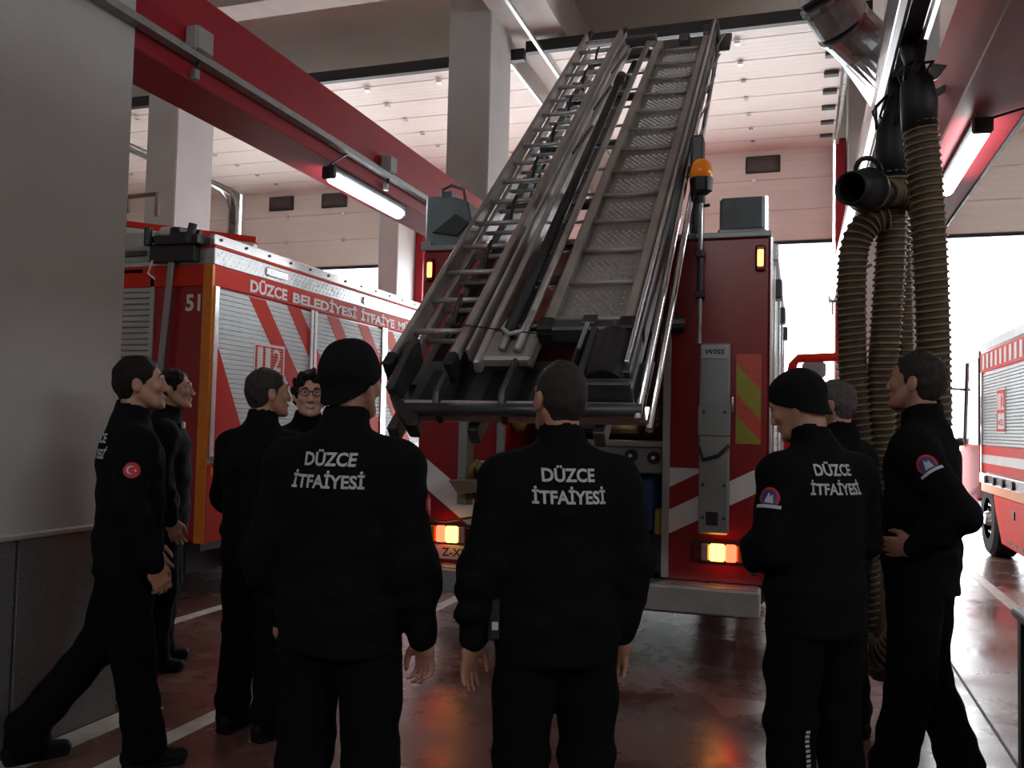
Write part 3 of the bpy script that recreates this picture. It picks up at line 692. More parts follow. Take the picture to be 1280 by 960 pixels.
L(MB().box(-1.66, -1.62, 0.0, 5.5, -0.06, 0.02), 'stile', 'aluminium', hl, 0.008)
for i in range(12):
    y = 0.45+i*0.42; L(MB().cyl((-1.64, y, -0.06), (-1.39, y, -0.06), 0.012, n=8), 'rung', 'bright_aluminium', hl, smooth=True)
for i in range(3):
    y = 2.7+i*0.9; L(MB().bar((-1.66, y, 0.02), (-1.60, y+0.5, 0.03), 0.02, 0.02), 'hook', 'dark_steel', hl)
L(MB().box(-1.66, -1.36, 5.30, 5.40, -0.02, 0.08), 'head_bracket', 'dark_steel', hl, 0.01)

# right: ladder with tread plate
wl_ = thing('plated_ladder', 'weathered aluminium ladder with perforated tread plate, right on the rack', 'ladder', RL, RR, group='ladders on the rack')
for x in (-1.315, -0.875):
    L(MB().box(x-0.03, x+0.03, 0.36, 5.25, -0.03, 0.045), 'stile', 'worn_aluminium', wl_, 0.010)
L(MB().box(-1.29, -0.90, 0.38, 5.2, -0.045, -0.03), 'tread_plate', 'worn_aluminium', wl_)
for i in range(13):
    y = 0.40+i*0.383; L(MB().cyl((-1.29, y, 0.015), (-0.90, y, 0.015), 0.016, n=10), 'rung', 'worn_aluminium', wl_, smooth=True)
m = MB()
for r in range(150):
    y = 0.46+r*0.031
    if min(abs(y-(0.40+i*0.383)) for i in range(13)) < 0.035: continue
    for c in range(7):
        x = -1.225+c*0.043+(0.0105 if r % 2 else -0.0105)
        a, h_, d_ = 0.015, 0.010, 0.012
        m.add([(x-a, y, -0.03), (x, y-h_, -0.03), (x+a, y, -0.03), (x, y+h_, -0.03), (x-a*0.4, y-0.002, -0.03+d_), (x+a*0.4, y-0.002, -0.03+d_)],
              [(0,1,4),(1,5,4),(1,2,5),(2,3,5),(3,4,5),(3,0,4)])
tb = L(m, 'tread_studs', 'aluminium', wl_); tb['kind'] = 'stuff'
L(MB().box(-1.36, -0.83, 0.26, 0.345, -0.05, 0.05), 'end_bar', 'dark_steel', wl_, 0.012)
for x in (-1.32, -0.87): L(MB().box(x-0.045, x+0.045, 0.25, 0.36, -0.05, 0.065), 'foot_pad', 'black_rubber', wl_, 0.012)
L(MB().box(-1.12, -1.04, 0.30, 0.38, 0.04, 0.06), 'catch', 'dark_steel', wl_, 0.006)
# ================================================================== FIRE TRUCK BESIDE THE NEAR PILLAR (number 51)
T2 = thing('fire_truck', 'red fire truck numbered 51 with white roller shutters, behind the near pillar', 'fire truck', (-5.95, 6.2, 0))
SX = -4.70   # flank facing the viewer
MB().box(-7.2, SX-0.02, 6.22, 12.0, 0.5, 3.0).build('body', 'truck_red', T2, 0.015)
MB().box(-7.2, SX, 6.2, 12.0, 2.66, 2.84).build('name_band', 'truck_red_orange', T2, 0.006)
MB().box(-7.2, SX+0.006, 6.2, 12.0, 2.84, 2.985).build('tread_band', 'galvanised', T2, 0.006)
MB().box(-7.2, SX+0.012, 6.2, 12.0, 2.985, 3.005).build('red_edge', 'truck_red_orange', T2)
rl = MB().box(SX-0.06, SX+0.006, 6.2, 12.0, 3.005, 3.10).build('roof_rail', 'bright_aluminium', T2, 0.008)
for i in range(16):
    y = 6.28+i*0.36; MB().cyl((SX+0.004, y, 3.06), (SX+0.016, y, 3.06), 0.014, n=8).build('rivet', 'black_plastic', rl)
m = MB()
for i in range(80):
    for j in range(3):
        y = 6.3+i*0.07+(0.035 if j % 2 else 0); z = 2.87+j*0.042
        m.bar((SX+0.007, y-0.014, z-0.01), (SX+0.007, y+0.014, z+0.01), 0.006, 0.006, up=(1,0,0))
o = m.build('tread_studs', 'bright_aluminium', T2); o['kind'] = 'stuff'
for y in (7.12, 9.0):
    lm = MB().box(SX, SX+0.03, y-0.17, y+0.17, 2.87, 2.95).build('side_lamp', 'bright_aluminium', T2, 0.012)
    MB().box(SX+0.028, SX+0.036, y-0.12, y+0.12, 2.89, 2.93).build('lens', 'glass', lm, 0.003)
yy = 6.72
for wd, w_, h_ in (('DÜZCE', 0.60, 0.135), ('BELEDİYESİ', 1.30, 0.135), ('İTFAİYE', 0.86, 0.135), ('MÜDÜRLÜĞÜ', 1.30, 0.135)):
    text_obj('lettering', wd, 'sticker_white', T2, w_, h_, frame((SX+0.004, yy+w_/2, 2.752), (0,1,0), (0,0,1)), 0.04); yy += w_+0.10
# shutters with red stripes
SH = ((6.27, 7.74), (7.87, 9.34), (9.47, 10.9))
ZB, ZT = 1.30, 2.64
for si, (y0, y1) in enumerate(SH):
    m = MB(); n = 32
    for i in range(n):
        z0 = ZB+(ZT-ZB)*i/n; z1 = ZB+(ZT-ZB)*(i+1)/n
        m.prism([(SX-0.004, z0), (SX+0.006, z0+0.006), (SX+0.006, z1-0.008), (SX-0.004, z1)], 'y', y0, y1)
    # prism along y uses (x,z) polygons
    sh = m.build('shutter', 'shutter_white', T2)
    for yy in (y0-0.03, y1+0.03): MB().box(SX-0.01, SX+0.022, yy-0.028, yy+0.028, 1.22, 2.66).build('shutter_rail', 'bright_aluminium', T2, 0.004)
    polys = []
    # falling stripes
    for yc, w in ((6.68, 0.26), (7.30, 0.24), (8.05, 0.25), (8.72, 0.25), (9.35, 0.25), (9.95, 0.25)):
        polys.append([(yc, ZT+0.02), (yc+w, ZT+0.02), (yc+w+1.35*1.0, ZB-0.1), (yc+1.35*1.0, ZB-0.1)])
    if si == 0: polys = polys[:2]+[[(6.27, 2.13), (6.30, 2.13), (6.75, ZB), (6.27, ZB)]]
    for p in polys:
        q = clip_poly(p, y0+0.004, y1-0.004, ZB+0.002, ZT-0.002)
        if q: MB().prism([(a_, b_) for a_, b_ in q], 'x', SX+0.004, SX+0.0085).build('stripe', 'truck_red_orange', sh)
    if si == 0:
        bd = MB().box(SX+0.0085, SX+0.011, 6.80, 7.30, 1.72, 2.24).build('emblem', 'sticker_white', sh, 0.0)
        m = MB()
        for i in range(10): m.box(SX+0.011, SX+0.013, 6.825, 7.275, 1.96+i*0.026, 1.96+i*0.026+0.022)
        for i in range(7): m.box(SX+0.011, SX+0.013, 6.825, 7.275, 1.745+i*0.026, 1.745+i*0.026+0.020)
        m.build('emblem_ground', 'truck_red_orange', sh)
        for dg, yy, w_ in (('1', 6.895, 0.085), ('1', 7.02, 0.085), ('2', 7.165, 0.135)): text_obj('emblem_digit', dg, 'sticker_white', sh, w_, 0.21, frame((SX+0.0145, yy, 2.10), (0,1,0), (0,0,1)), 0.012)
        text_obj('emblem_word', 'ACİL', 'sticker_white', sh, 0.34, 0.12, frame((SX+0.0145, 7.05, 1.83), (0,1,0), (0,0,1)), 0.03)
MB().box(SX-0.01, SX+0.006, 6.2, 12.0, 1.16, 1.25).build('lower_rail', 'bumper_grey', T2, 0.006)
MB().box(SX-0.01, SX+0.008, 6.2, 12.0, 0.5, 1.16).build('lower_skirt', 'truck_red_orange', T2, 0.008)
MB().box(SX-0.012, SX+0.012, 6.25, 12.0, 1.06, 1.13).build('reflector_strip', 'amber_strip', T2, 0.004)
MB().box(SX+0.0, SX+0.04, 6.30, 6.42, 1.14, 1.22).build('flap_hinge', 'black_plastic', T2, 0.01)
# rear face
MB().box(-4.79, SX+0.004, 6.185, 6.22, 0.5, 2.84).build('amber_edge', 'amber_strip', T2, 0.004)
MB().bar((-5.08, 6.15, 3.0), (-5.24, 6.15, 0.9), 0.06, 0.03, up=(0,1,0)).build('ladder_pole', 'panel_grey', T2, 0.01)
text_obj('truck_number', '51', 'sticker_white', T2, 0.15, 0.145, frame((-4.905, 6.214, 2.52), (1,0,0), (0,0,1)), 0.03)
m = MB(); n = 34
for i in range(n):
    z0 = 1.0+1.72*i/n; z1 = 1.0+1.72*(i+1)/n
    m.prism([(6.222, z0), (6.208, z0+0.008), (6.208, z1-0.01), (6.222, z1)], 'x', -6.7, -5.34)
m.build('rear_shutter', 'shutter_grey', T2)
MB().box(-5.345, -5.30, 6.20, 6.225, 1.0, 2.74).build('shutter_rail', 'bumper_grey', T2, 0.004)
MB().box(-6.9, -5.30, 6.195, 6.225, 2.88, 3.02).build('lamp_board', 'panel_grey', T2, 0.006)
MB().box(-5.62, -5.38, 6.18, 6.2, 2.93, 2.985).build('lamp', 'dark_steel', T2, 0.01)
MB().box(-5.66, -5.42, 6.20, 6.225, 2.78, 2.83).build('lamp', 'black_plastic', T2, 0.01)
# latch gear of the roof ladder, dark and knobbly
m = MB()
m.box(-5.3, -4.84, 6.12, 6.3, 2.86, 3.02); m.box(-5.22, -4.78, 6.08, 6.4, 3.0, 3.08); m.cyl((-5.36, 6.15, 3.06), (-4.80, 6.15, 3.10), 0.03, n=8)
m.cyl((-5.3, 6.1, 3.0), (-5.3, 6.1, 3.16), 0.035, n=8); m.cyl((-4.88, 6.1, 3.0), (-4.84, 6.1, 3.17), 0.04, n=8); m.box(-5.08, -4.98, 6.1, 6.2, 3.05, 3.15)
m.build('ladder_latch', 'black_plastic', T2, 0.006)
MB().tube([(-5.2, 6.05, 2.86), (-5.22, 6.03, 2.75), (-5.16, 6.05, 2.70)], 0.012, 6).build('latch_chain', 'bright_aluminium', T2)
MB().box(-5.20, -5.06, 6.1, 6.24, 3.08, 3.16).build('roof_lamp', 'plate_white', T2, 0.02)
MB().box(-7.1, -5.0, 6.25, 6.31, 3.02, 3.16).build('roof_edge', 'bumper_grey', T2, 0.01)
rl2 = MB().bar((-7.2, 6.9, 3.46), (-5.2, 7.5, 3.24), 0.12, 0.12).build('roof_ladder', 'plate_white', T2, 0.01)
MB().bar((-7.2, 6.93, 3.56), (-5.2, 7.53, 3.34), 0.10, 0.06).build('roof_ladder_stripe', 'truck_red_orange', T2, 0.006)
MB().tube([(-6.3, 6.95, 3.55), (-6.3, 6.95, 3.70), (-5.98, 6.98, 3.72), (-5.97, 6.98, 3.50)], 0.025, 6).build('roof_bracket', 'tan_leather', T2)
MB().box(-7.1, -4.8, 6.3, 11.9, 0.42, 0.55).build('chassis', 'black_paint', T2)
MB().box(-6.8, -5.1, 6.5, 11.8, 0.18, 0.45).build('underbody_shade_box', 'black_paint', T2)  # added dark box, stops door light passing beneath the truck
for y in (7.3, 9.6): MB().box(-7.1, -4.76, y, y+0.05, 0.12, 0.5).build('mud_flap', 'black_rubber', T2)  # full-width flaps added to darken the gap under the truck
for x, s in ((-4.92, 1), (-6.98, -1)):
    wheel(T2, x, 8.3, 0.5, 0.30, s); wheel(T2, x, 11.6, 0.5, 0.30, s)
MB().prism([(12.05, 0.7), (13.8, 0.7), (13.85, 1.6), (13.65, 2.6), (12.05, 2.7)], 'x', -7.1, SX-0.04).build('cab', 'truck_red', T2, 0.05, seg=2)

# ================================================================== FIRE TRUCK NOSING OUT OF THE DOOR, far right
T3 = thing('fire_truck', 'red fire truck with silver shutter standing in the bright far doorway', 'fire truck', (3.55, 11, 0))
X3 = 2.30
MB().box(X3+0.01, 4.8, 8.3, 13.2, 0.95, 2.78).build('body', 'truck_red', T3, 0.02)
MB().box(X3, 4.8, 8.3, 13.22, 2.64, 2.80).build('roof_cap', 'bumper_grey', T3, 0.03)
MB().box(X3, 2.4, 8.3, 13.2, 2.38, 2.64).build('upper_band', 'truck_red_orange', T3, 0.005)
for i in range(14):
    y = 12.9-i*0.26; MB().prism([(y, 2.42), (y+0.12, 2.42), (y+0.12, 2.61), (y, 2.61)], 'x', X3-0.004, X3+0.002).build('band_letter', 'plate_white', T3)
m = MB(); n = 24
for i in range(n):
    z0 = 1.42+0.94*i/n; z1 = 1.42+0.94*(i+1)/n
    m.prism([(X3+0.01, z0), (X3-0.004, z0+0.006), (X3-0.004, z1-0.008), (X3+0.01, z1)], 'y', 10.2, 13.0)
sh3 = m.build('shutter', 'shutter_grey', T3)
for y in (10.17, 13.05): MB().box(X3-0.02, X3+0.02, y-0.03, y+0.03, 1.0, 2.38).build('shutter_rail', 'bright_aluminium', T3, 0.004)
for z0 in (1.30, 1.08): MB().box(X3-0.006, X3+0.01, 8.4, 13.0, z0, z0+0.11).build('stripe', 'truck_red_orange', T3)
MB().box(X3-0.006, X3+0.01, 8.4, 13.0, 1.19, 1.30).build('stripe', 'plate_white', T3)
bd = MB().prism([(11.62, 1.58), (12.10, 1.58), (12.10, 2.12), (11.62, 2.12)], 'x', X3-0.010, X3-0.004).build('emblem', 'plate_white', sh3, 0.002)
m = MB(); m.box(X3-0.014, X3-0.009, 11.64, 12.08, 1.82, 2.10); m.box(X3-0.014, X3-0.009, 11.64, 11.67, 1.60, 1.82); m.box(X3-0.014, X3-0.009, 12.05, 12.08, 1.60, 1.82); m.box(X3-0.014, X3-0.009, 11.64, 12.08, 1.60, 1.63)
m.build('emblem_ground', 'truck_red_orange', sh3)
for dg, yy, w_ in (('1', 12.0, 0.08), ('1', 11.89, 0.08), ('2', 11.75, 0.13)): text_obj('emblem_digit', dg, 'plate_white', sh3, w_, 0.20, frame((X3-0.0155, yy, 1.96), (0,-1,0), (0,0,1)), 0.012)
text_obj('emblem_word', 'ACİL', 'truck_red_orange', sh3, 0.30, 0.10, frame((X3-0.0155, 11.86, 1.72), (0,-1,0), (0,0,1)), 0.02)
MB().box(X3-0.03, X3+0.02, 9.0, 13.1, 0.93, 1.06).build('lamp_rail', 'bright_aluminium', T3, 0.01)
for i in range(4): MB().cyl((X3-0.06, 12.6-i*0.5, 0.99), (X3+0.0, 12.6-i*0.5, 0.99), 0.05, n=12).build('step_lamp', 'black_plastic', T3, 0.006)
MB().box(X3-0.008, X3+0.02, 9.0, 13.1, 0.82, 0.93).build('amber_strip', 'amber_strip', T3, 0.004)
MB().prism([(8.4, 0.22), (11.9, 0.25), (12.25, 0.60), (12.4, 0.82), (8.4, 0.82)], 'x', X3, 2.5).build('lower_skirt', 'truck_red_orange', T3, 0.02)
MB().box(X3-0.012, X3, 11.2, 11.3, 0.60, 0.70).build('skirt_catch', 'black_plastic', T3, 0.006)
m = MB()
for i in range(5): m.box(X3-0.004, X3+0.004, 10.2+i*0.3, 10.42+i*0.3, 0.30, 0.33)
m.build('skirt_slots', 'black_paint', T3)
for x, s in ((2.48, -1), (4.62, 1)):
    wheel(T3, x, 12.85, 0.48, 0.32, s, 'chrome'); wheel(T3, x, 9.2, 0.48, 0.32, s, 'chrome')
MB().box(2.5, 4.6, 8.6, 14.6, 0.4, 0.6).build('chassis', 'black_paint', T3)
cb = MB().prism([(13.35, 0.85), (14.85, 0.55), (14.95, 1.3), (14.75, 1.42), (14.65, 1.42), (13.35, 1.42)], 'x', 2.32, 4.78).build('cab', 'truck_red_orange', T3, 0.04, seg=2)
m = MB()
for y0, y1 in ((14.68, 14.45), (13.42, 13.42)):
    for x in (2.36, 4.74): m.bar((x, y0, 1.40), (x, y1, 2.62), 0.08, 0.10)
m.box(2.32, 4.78, 13.38, 14.5, 2.6, 2.72)
m.build('cab_frame', 'black_plastic', T3, 0.02)
MB().prism([(13.45, 1.42), (14.64, 1.42), (14.42, 2.6), (13.45, 2.6)], 'x', 2.345, 2.36).build('cab_glass', 'glass', T3)
m = MB(); m.tube([(2.34, 14.5, 2.22), (2.12, 14.5, 2.24), (2.06, 14.5, 2.12)], 0.018, 8); m.tube([(2.34, 14.6, 1.42), (2.12, 14.5, 1.36), (2.06, 14.5, 1.45)], 0.018, 8); m.ball((2.27, 14.6, 1.45), 0.07, 10, 6)
m.build('mirror_arm', 'black_plastic', T3, smooth=True)
MB().box(1.98, 2.15, 14.46, 14.55, 1.66, 2.14).build('mirror', 'mirror_dark', T3, 0.03)
MB().box(1.98, 2.15, 14.46, 14.55, 1.40, 1.62).build('mirror', 'mirror_dark', T3, 0.03)
# ================================================================== EXHAUST EXTRACTION: rail, hoses, nozzle, duct
er = thing('exhaust_rail', 'white metal exhaust extraction rail hung beside the red beam', 'rail', (0.5, 8, 3.6))
m = MB()
m.prism([(0.40, 3.60), (0.42, 3.52), (0.45, 3.50), (0.47, 3.50), (0.47, 3.53), (0.55, 3.53), (0.55, 3.50), (0.57, 3.50), (0.60, 3.52), (0.62, 3.60), (0.62, 3.70), (0.40, 3.70)], 'y', 0.5, 13.9)
m.build('profile', 'bright_aluminium', er, 0.004)
MB().box(0.47, 0.55, 0.5, 13.9, 3.515, 3.532).build('rubber_lip', 'black_rubber', er)
MB().box(0.39, 0.63, 13.9, 13.95, 3.48, 3.72).build('end_plate', 'galvanised', er, 0.006)
for y in (6.2, 8.2, 10.4, 12.6):
    MB().bar((0.62, y, 3.66), (0.90, y, 3.80), 0.04, 0.04).build('bracket', 'dark_steel', er)
MB().bar((0.45, 13.93, 3.50), (0.45, 13.93, 3.30), 0.03, 0.03).build('end_stop', 'galvanised', er)

def hose(name, label, path, r=0.08, pitch=0.036, group=None):
    """corrugated hose: dark tube with a raised spiral wire"""
    P = [Vector(p) for p in path]
    # Catmull-Rom resample
    pts = []
    for i in range(len(P)-1):
        p0, p1, p2, p3 = P[max(i-1,0)], P[i], P[i+1], P[min(i+2,len(P)-1)]
        n = max(4, int((p2-p1).length/0.02))
        for k in range(n):
            t = k/n; pts.append(0.5*((2*p1)+(-p0+p2)*t+(2*p0-5*p1+4*p2-p3)*t*t+(-p0+3*p1-3*p2+p3)*t**3))
    pts.append(P[-1])
    h = thing(name, label, 'hose', tuple(P[0]), group=group)
    MB().tube(pts, r*0.93, 14).build('tube', 'hose_brown', h, smooth=True)
    # spiral
    t = (pts[1]-pts[0]).normalized(); a = t.cross(Vector((0,1,0)));
    if a.length < 1e-3: a = t.cross(Vector((1,0,0)))
    a.normalize(); sp = []; ang = 0.0; N = 14
    acc = 0.0
    L_ = [0.0]
    for i in range(1, len(pts)): L_.append(L_[-1]+(pts[i]-pts[i-1]).length)
    turns = L_[-1]/pitch; steps = int(turns*N); j = 0
    fr = []
    for i in range(len(pts)):
        t2 = (pts[min(i+1,len(pts)-1)]-pts[max(i-1,0)]).normalized(); a = (a-t2*a.dot(t2)).normalized(); fr.append((a.copy(), t2.cross(a)))
    for s_ in range(steps+1):
        l = L_[-1]*s_/steps
        while j < len(pts)-2 and L_[j+1] < l: j += 1
        u = min(1, max(0, (l-L_[j])/max(1e-6, L_[j+1]-L_[j])))
        c = pts[j].lerp(pts[j+1], u); A_ = fr[j][0].lerp(fr[j+1][0], u); B_ = fr[j][1].lerp(fr[j+1][1], u)
        q = 2*PI*s_/N; sp.append(c+(A_*math.cos(q)+B_*math.sin(q))*r*0.96)
    MB().tube(sp, 0.0088, 4).build('spiral_wire', 'hose_ridge', h, smooth=True)
    return h
G = 'exhaust hoses hanging from the rail'
# near hose, straight down from its trolley
h1 = hose('exhaust_hose', 'thick brown ribbed exhaust hose, nearest and straightest of those hanging', [(0.56, 4.75, 3.10), (0.60, 4.76, 2.6), (0.63, 4.82, 2.0), (0.64, 4.9, 1.4), (0.60, 5.0, 0.8), (0.48, 5.1, 0.42), (0.36, 5.2, 0.36), (0.28, 5.3, 0.45)], 0.082, group=G)
m = MB(); m.tube([(0.56, 4.75, 3.06), (0.555, 4.75, 3.20), (0.545, 4.75, 3.30), (0.54, 4.75, 3.36), (0.535, 4.75, 3.40), (0.53, 4.75, 3.46), (0.53, 4.75, 3.52)], [0.086, 0.088, 0.078, 0.05, 0.045, 0.06, 0.065], 14)
m.build('rubber_cuff', 'black_rubber', h1, smooth=True)
m = MB()
for i in range(7):
    a = i*0.9; m.tube([(0.54+0.06*math.cos(a), 4.74+0.06*math.sin(a), 3.26+0.012*i), (0.54+0.085*math.cos(a+0.4), 4.74+0.07*math.sin(a+0.4), 3.33+0.01*i), (0.53+0.03*math.cos(a+0.9), 4.74+0.03*math.sin(a+0.9), 3.40)], 0.008, 6)
m.build('balancer_cords', 'black_plastic', h1, smooth=True)
MB().prism([(0.56, 3.30), (0.66, 3.36), (0.70, 3.42), (0.62, 3.44)], 'y', 4.85, 4.86).build('cuff_film', 'plastic_wrap', h1)
h2 = hose('exhaust_hose', 'brown ribbed exhaust hose behind the nozzle, hanging in the middle', [(0.47, 5.20, 2.98), (0.47, 5.2, 2.6), (0.45, 5.22, 2.2), (0.42, 5.25, 1.7), (0.43, 5.3, 1.2), (0.44, 5.33, 0.82)], 0.082, group=G)
m = MB(); m.tube([(0.47, 5.2, 2.95), (0.47, 5.2, 3.12), (0.475, 5.2, 3.24), (0.49, 5.2, 3.32), (0.50, 5.2, 3.50)], [0.086, 0.088, 0.08, 0.05, 0.05], 14)
m.build('rubber_cuff', 'black_rubber', h2, smooth=True)
m = MB()
for i in range(8):
    a = i*0.8; m.tube([(0.47+0.08*math.cos(a), 5.18+0.07*math.sin(a), 3.22), (0.46+0.09*math.cos(a+0.5), 5.18+0.08*math.sin(a+0.5), 3.30+0.01*i), (0.48+0.04*math.cos(a+1), 5.2, 3.38+0.012*i)], 0.008, 6)
m.build('balancer_cords', 'black_plastic', h2, smooth=True)
MB().tube([(0.44, 5.33, 0.84), (0.43, 5.34, 0.70), (0.43, 5.34, 0.45), (0.44, 5.35, 0.30)], [0.085, 0.10, 0.10, 0.06], 14).build('end_sock', 'tan_leather', h2, smooth=True)
MB().tube([(0.44, 5.35, 0.31), (0.44, 5.35, 0.22), (0.44, 5.35, 0.18)], [0.075, 0.085, 0.05], 14).build('end_cap', 'black_rubber', h2, smooth=True)
h3 = hose('exhaust_hose', 'brown ribbed exhaust hose looping beside the white rail', [(0.44, 5.16, 2.72), (0.36, 5.14, 2.70), (0.29, 5.13, 2.60), (0.265, 5.14, 2.4), (0.27, 5.18, 2.0), (0.30, 5.2, 1.5), (0.33, 5.24, 1.0), (0.36, 5.3, 0.55), (0.36, 5.36, 0.4)], 0.078, group=G)
h4 = hose('exhaust_hose', 'brown ribbed exhaust hose furthest back, glimpsed between the others', [(0.52, 5.55, 3.0), (0.54, 5.55, 2.4), (0.55, 5.55, 1.8), (0.55, 5.55, 1.2), (0.55, 5.55, 0.6)], 0.078, group=G)
MB().tube([(0.52, 5.55, 2.98), (0.52, 5.55, 3.15), (0.51, 5.55, 3.5)], [0.082, 0.08, 0.045], 12).build('rubber_cuff', 'black_rubber', h4, smooth=True)
# nozzle on its short hose
nz = thing('exhaust_nozzle', 'black rubber exhaust nozzle with open round mouth on the hoses', 'nozzle', (0.3, 4.75, 2.78))
c0, c1 = Vector((0.44, 5.05, 2.83)), Vector((0.232, 4.655, 2.765)); d_ = (c1-c0).normalized()
ll = (c1-c0).length
prof = [(0.0, 0.070), (0.14, 0.072), (0.20, 0.088), (0.24, 0.112), (0.27, 0.116), (0.29, 0.104), (0.32, 0.098), (ll*0.86, 0.090), (ll, 0.084), (ll, 0.074), (ll*0.80, 0.070), (ll*0.5, 0.065)]
ax_ = d_.cross(Vector((0,0,1))).normalized(); bx_ = d_.cross(ax_); NS = 22
MB().add([c0+d_*u+(ax_*math.cos(2*PI*k/NS)+bx_*math.sin(2*PI*k/NS))*r for u, r in prof for k in range(NS)],
         [(i*NS+k, i*NS+(k+1) % NS, (i+1)*NS+(k+1) % NS, (i+1)*NS+k) for i in range(len(prof)-1) for k in range(NS)]).build('body', 'black_rubber', nz, smooth=True)
MB().tube([c0+d_*(ll*0.5), c0+d_*(ll*0.51)], 0.068, 20).build('mouth_plate', 'black_paint', nz)
hp = []
for i in range(9):
    a = PI*i/8; hp.append(c0+d_*(0.22+0.03*math.sin(a))+Vector((-0.06*math.cos(a)-0.01, 0, 0.10+0.07*math.sin(a))))
MB().tube(hp, 0.013, 8).build('handle', 'black_rubber', nz, smooth=True)
n2 = hose('exhaust_hose', 'short brown hose stub leading into the black nozzle', [(0.60, 5.12, 2.78), (0.54, 5.12, 2.83), (0.46, 5.06, 2.83), (0.42, 4.98, 2.815)], 0.07, group=G)

# galvanised duct elbow with its hood onto the rail
du = thing('duct_elbow', 'galvanised sheet metal duct elbow dropping onto the white rail', 'duct', (0.3, 5.5, 3.9))
pth = [(0.02, 5.15, 4.65), (0.06, 5.2, 4.30), (0.13, 5.28, 4.05), (0.22, 5.38, 3.93), (0.33, 5.50, 3.86)]
m = MB()
for i, (a_, b_) in enumerate(zip(pth[:-1], pth[1:])):
    MB().tube([a_, b_], 0.155, 24).build('duct_section', 'galvanised', du, smooth=False)
for p, q in zip(pth[1:-1], pth[2:]):
    d2 = (Vector(q)-Vector(p)).normalized()*0.012
    MB().tube([Vector(p)-d2, Vector(p)+d2], 0.163, 24).build('seam_ring', 'bright_aluminium', du)
# hood: round end to long slot at rail
hv = []; n = 24
d2 = (Vector(pth[-1])-Vector(pth[-2])).normalized(); a = d2.cross(Vector((0,0,1))).normalized(); b_ = a.cross(d2)
ring0 = [Vector(pth[-1])+(a*math.cos(2*PI*i/n)+b_*math.sin(2*PI*i/n))*0.155 for i in range(n)]
ring1 = []
for i in range(n):
    an = 2*PI*i/n; v = a*math.cos(an)+b_*math.sin(an)
    s = 1/max(abs(math.cos(an)), abs(math.sin(an)))
    ring1.append(Vector((0.43, 5.52+math.cos(an)*s*(-1)*0.34*(1 if a.y < 0 else -1), 3.63+math.sin(an)*s*0.075)))
MB().add(ring0+ring1, [(i, (i+1) % n, (i+1) % n+n, i+n) for i in range(n)]).build('hood', 'bright_aluminium', du)

# dark bench at the lower right edge of the view
wb = thing('workbench', 'dark metal workbench corner beside the man with a hand on his hip', 'bench', (1.2, 3.8, 0))
MB().box(0.835, 1.65, 3.25, 4.15, 0.80, 0.835).build('top', 'dark_steel', wb, 0.006)
for x, y in ((0.88, 3.32), (1.58, 3.32), (0.88, 4.08), (1.58, 4.08)): MB().box(x-0.03, x+0.03, y-0.03, y+0.03, 0, 0.80).build('leg', 'black_paint', wb, 0.004)
MB().box(0.875, 1.60, 3.30, 4.10, 0.18, 0.78).build('cabinet', 'black_paint', wb, 0.006)
# ================================================================== PEOPLE
mat('skin', (0.45, 0.24, 0.17), 0.5, var=0.10, scale=14, bump=0.05, bscale=120)
mat('skin_pale', (0.58, 0.32, 0.235), 0.5, var=0.10, scale=14, bump=0.05, bscale=120)
mat('hair_black', (0.010, 0.009, 0.008), 0.5, var=0.3, scale=60, bump=0.6, bscale=220, spec=0.2)
mat('hair_dark_grey', (0.035, 0.032, 0.030), 0.55, var=0.35, scale=60, bump=0.6, bscale=220, spec=0.2)
mat('hair_grey', (0.11, 0.10, 0.095), 0.55, var=0.35, scale=60, bump=0.6, bscale=220, spec=0.2)
mat('cloth_black', (0.0044, 0.0050, 0.0066), 0.9, var=0.15, scale=30, bump=0.25, bscale=160, spec=0.14)
mat('trouser_black', (0.0038, 0.0042, 0.0052), 0.9, var=0.15, scale=30, bump=0.25, bscale=160, spec=0.12)
mat('knit_black', (0.006, 0.0065, 0.008), 0.9, var=0.15, scale=30, bump=0.5, bscale=250, spec=0.2)
mat('shoe_black', (0.005, 0.005, 0.006), 0.7, spec=0.2)
mat('print_grey', (0.50, 0.52, 0.55), 0.6, var=0.12, scale=60)
mat('patch_red', (0.55, 0.02, 0.03), 0.6)
mat('patch_blue', (0.03, 0.06, 0.22), 0.6)
mat('patch_white', (0.55, 0.57, 0.60), 0.6)
mat('eye_white', (0.6, 0.58, 0.55), 0.25)
mat('eye_dark', (0.02, 0.012, 0.008), 0.15)
mat('lip', (0.32, 0.10, 0.085), 0.45)
mat('teeth', (0.65, 0.62, 0.55), 0.3)
mat('lens_glass', (0.6, 0.62, 0.65), 0.03, alpha=0.06)
mat('red_lining', (0.35, 0.01, 0.012), 0.7)

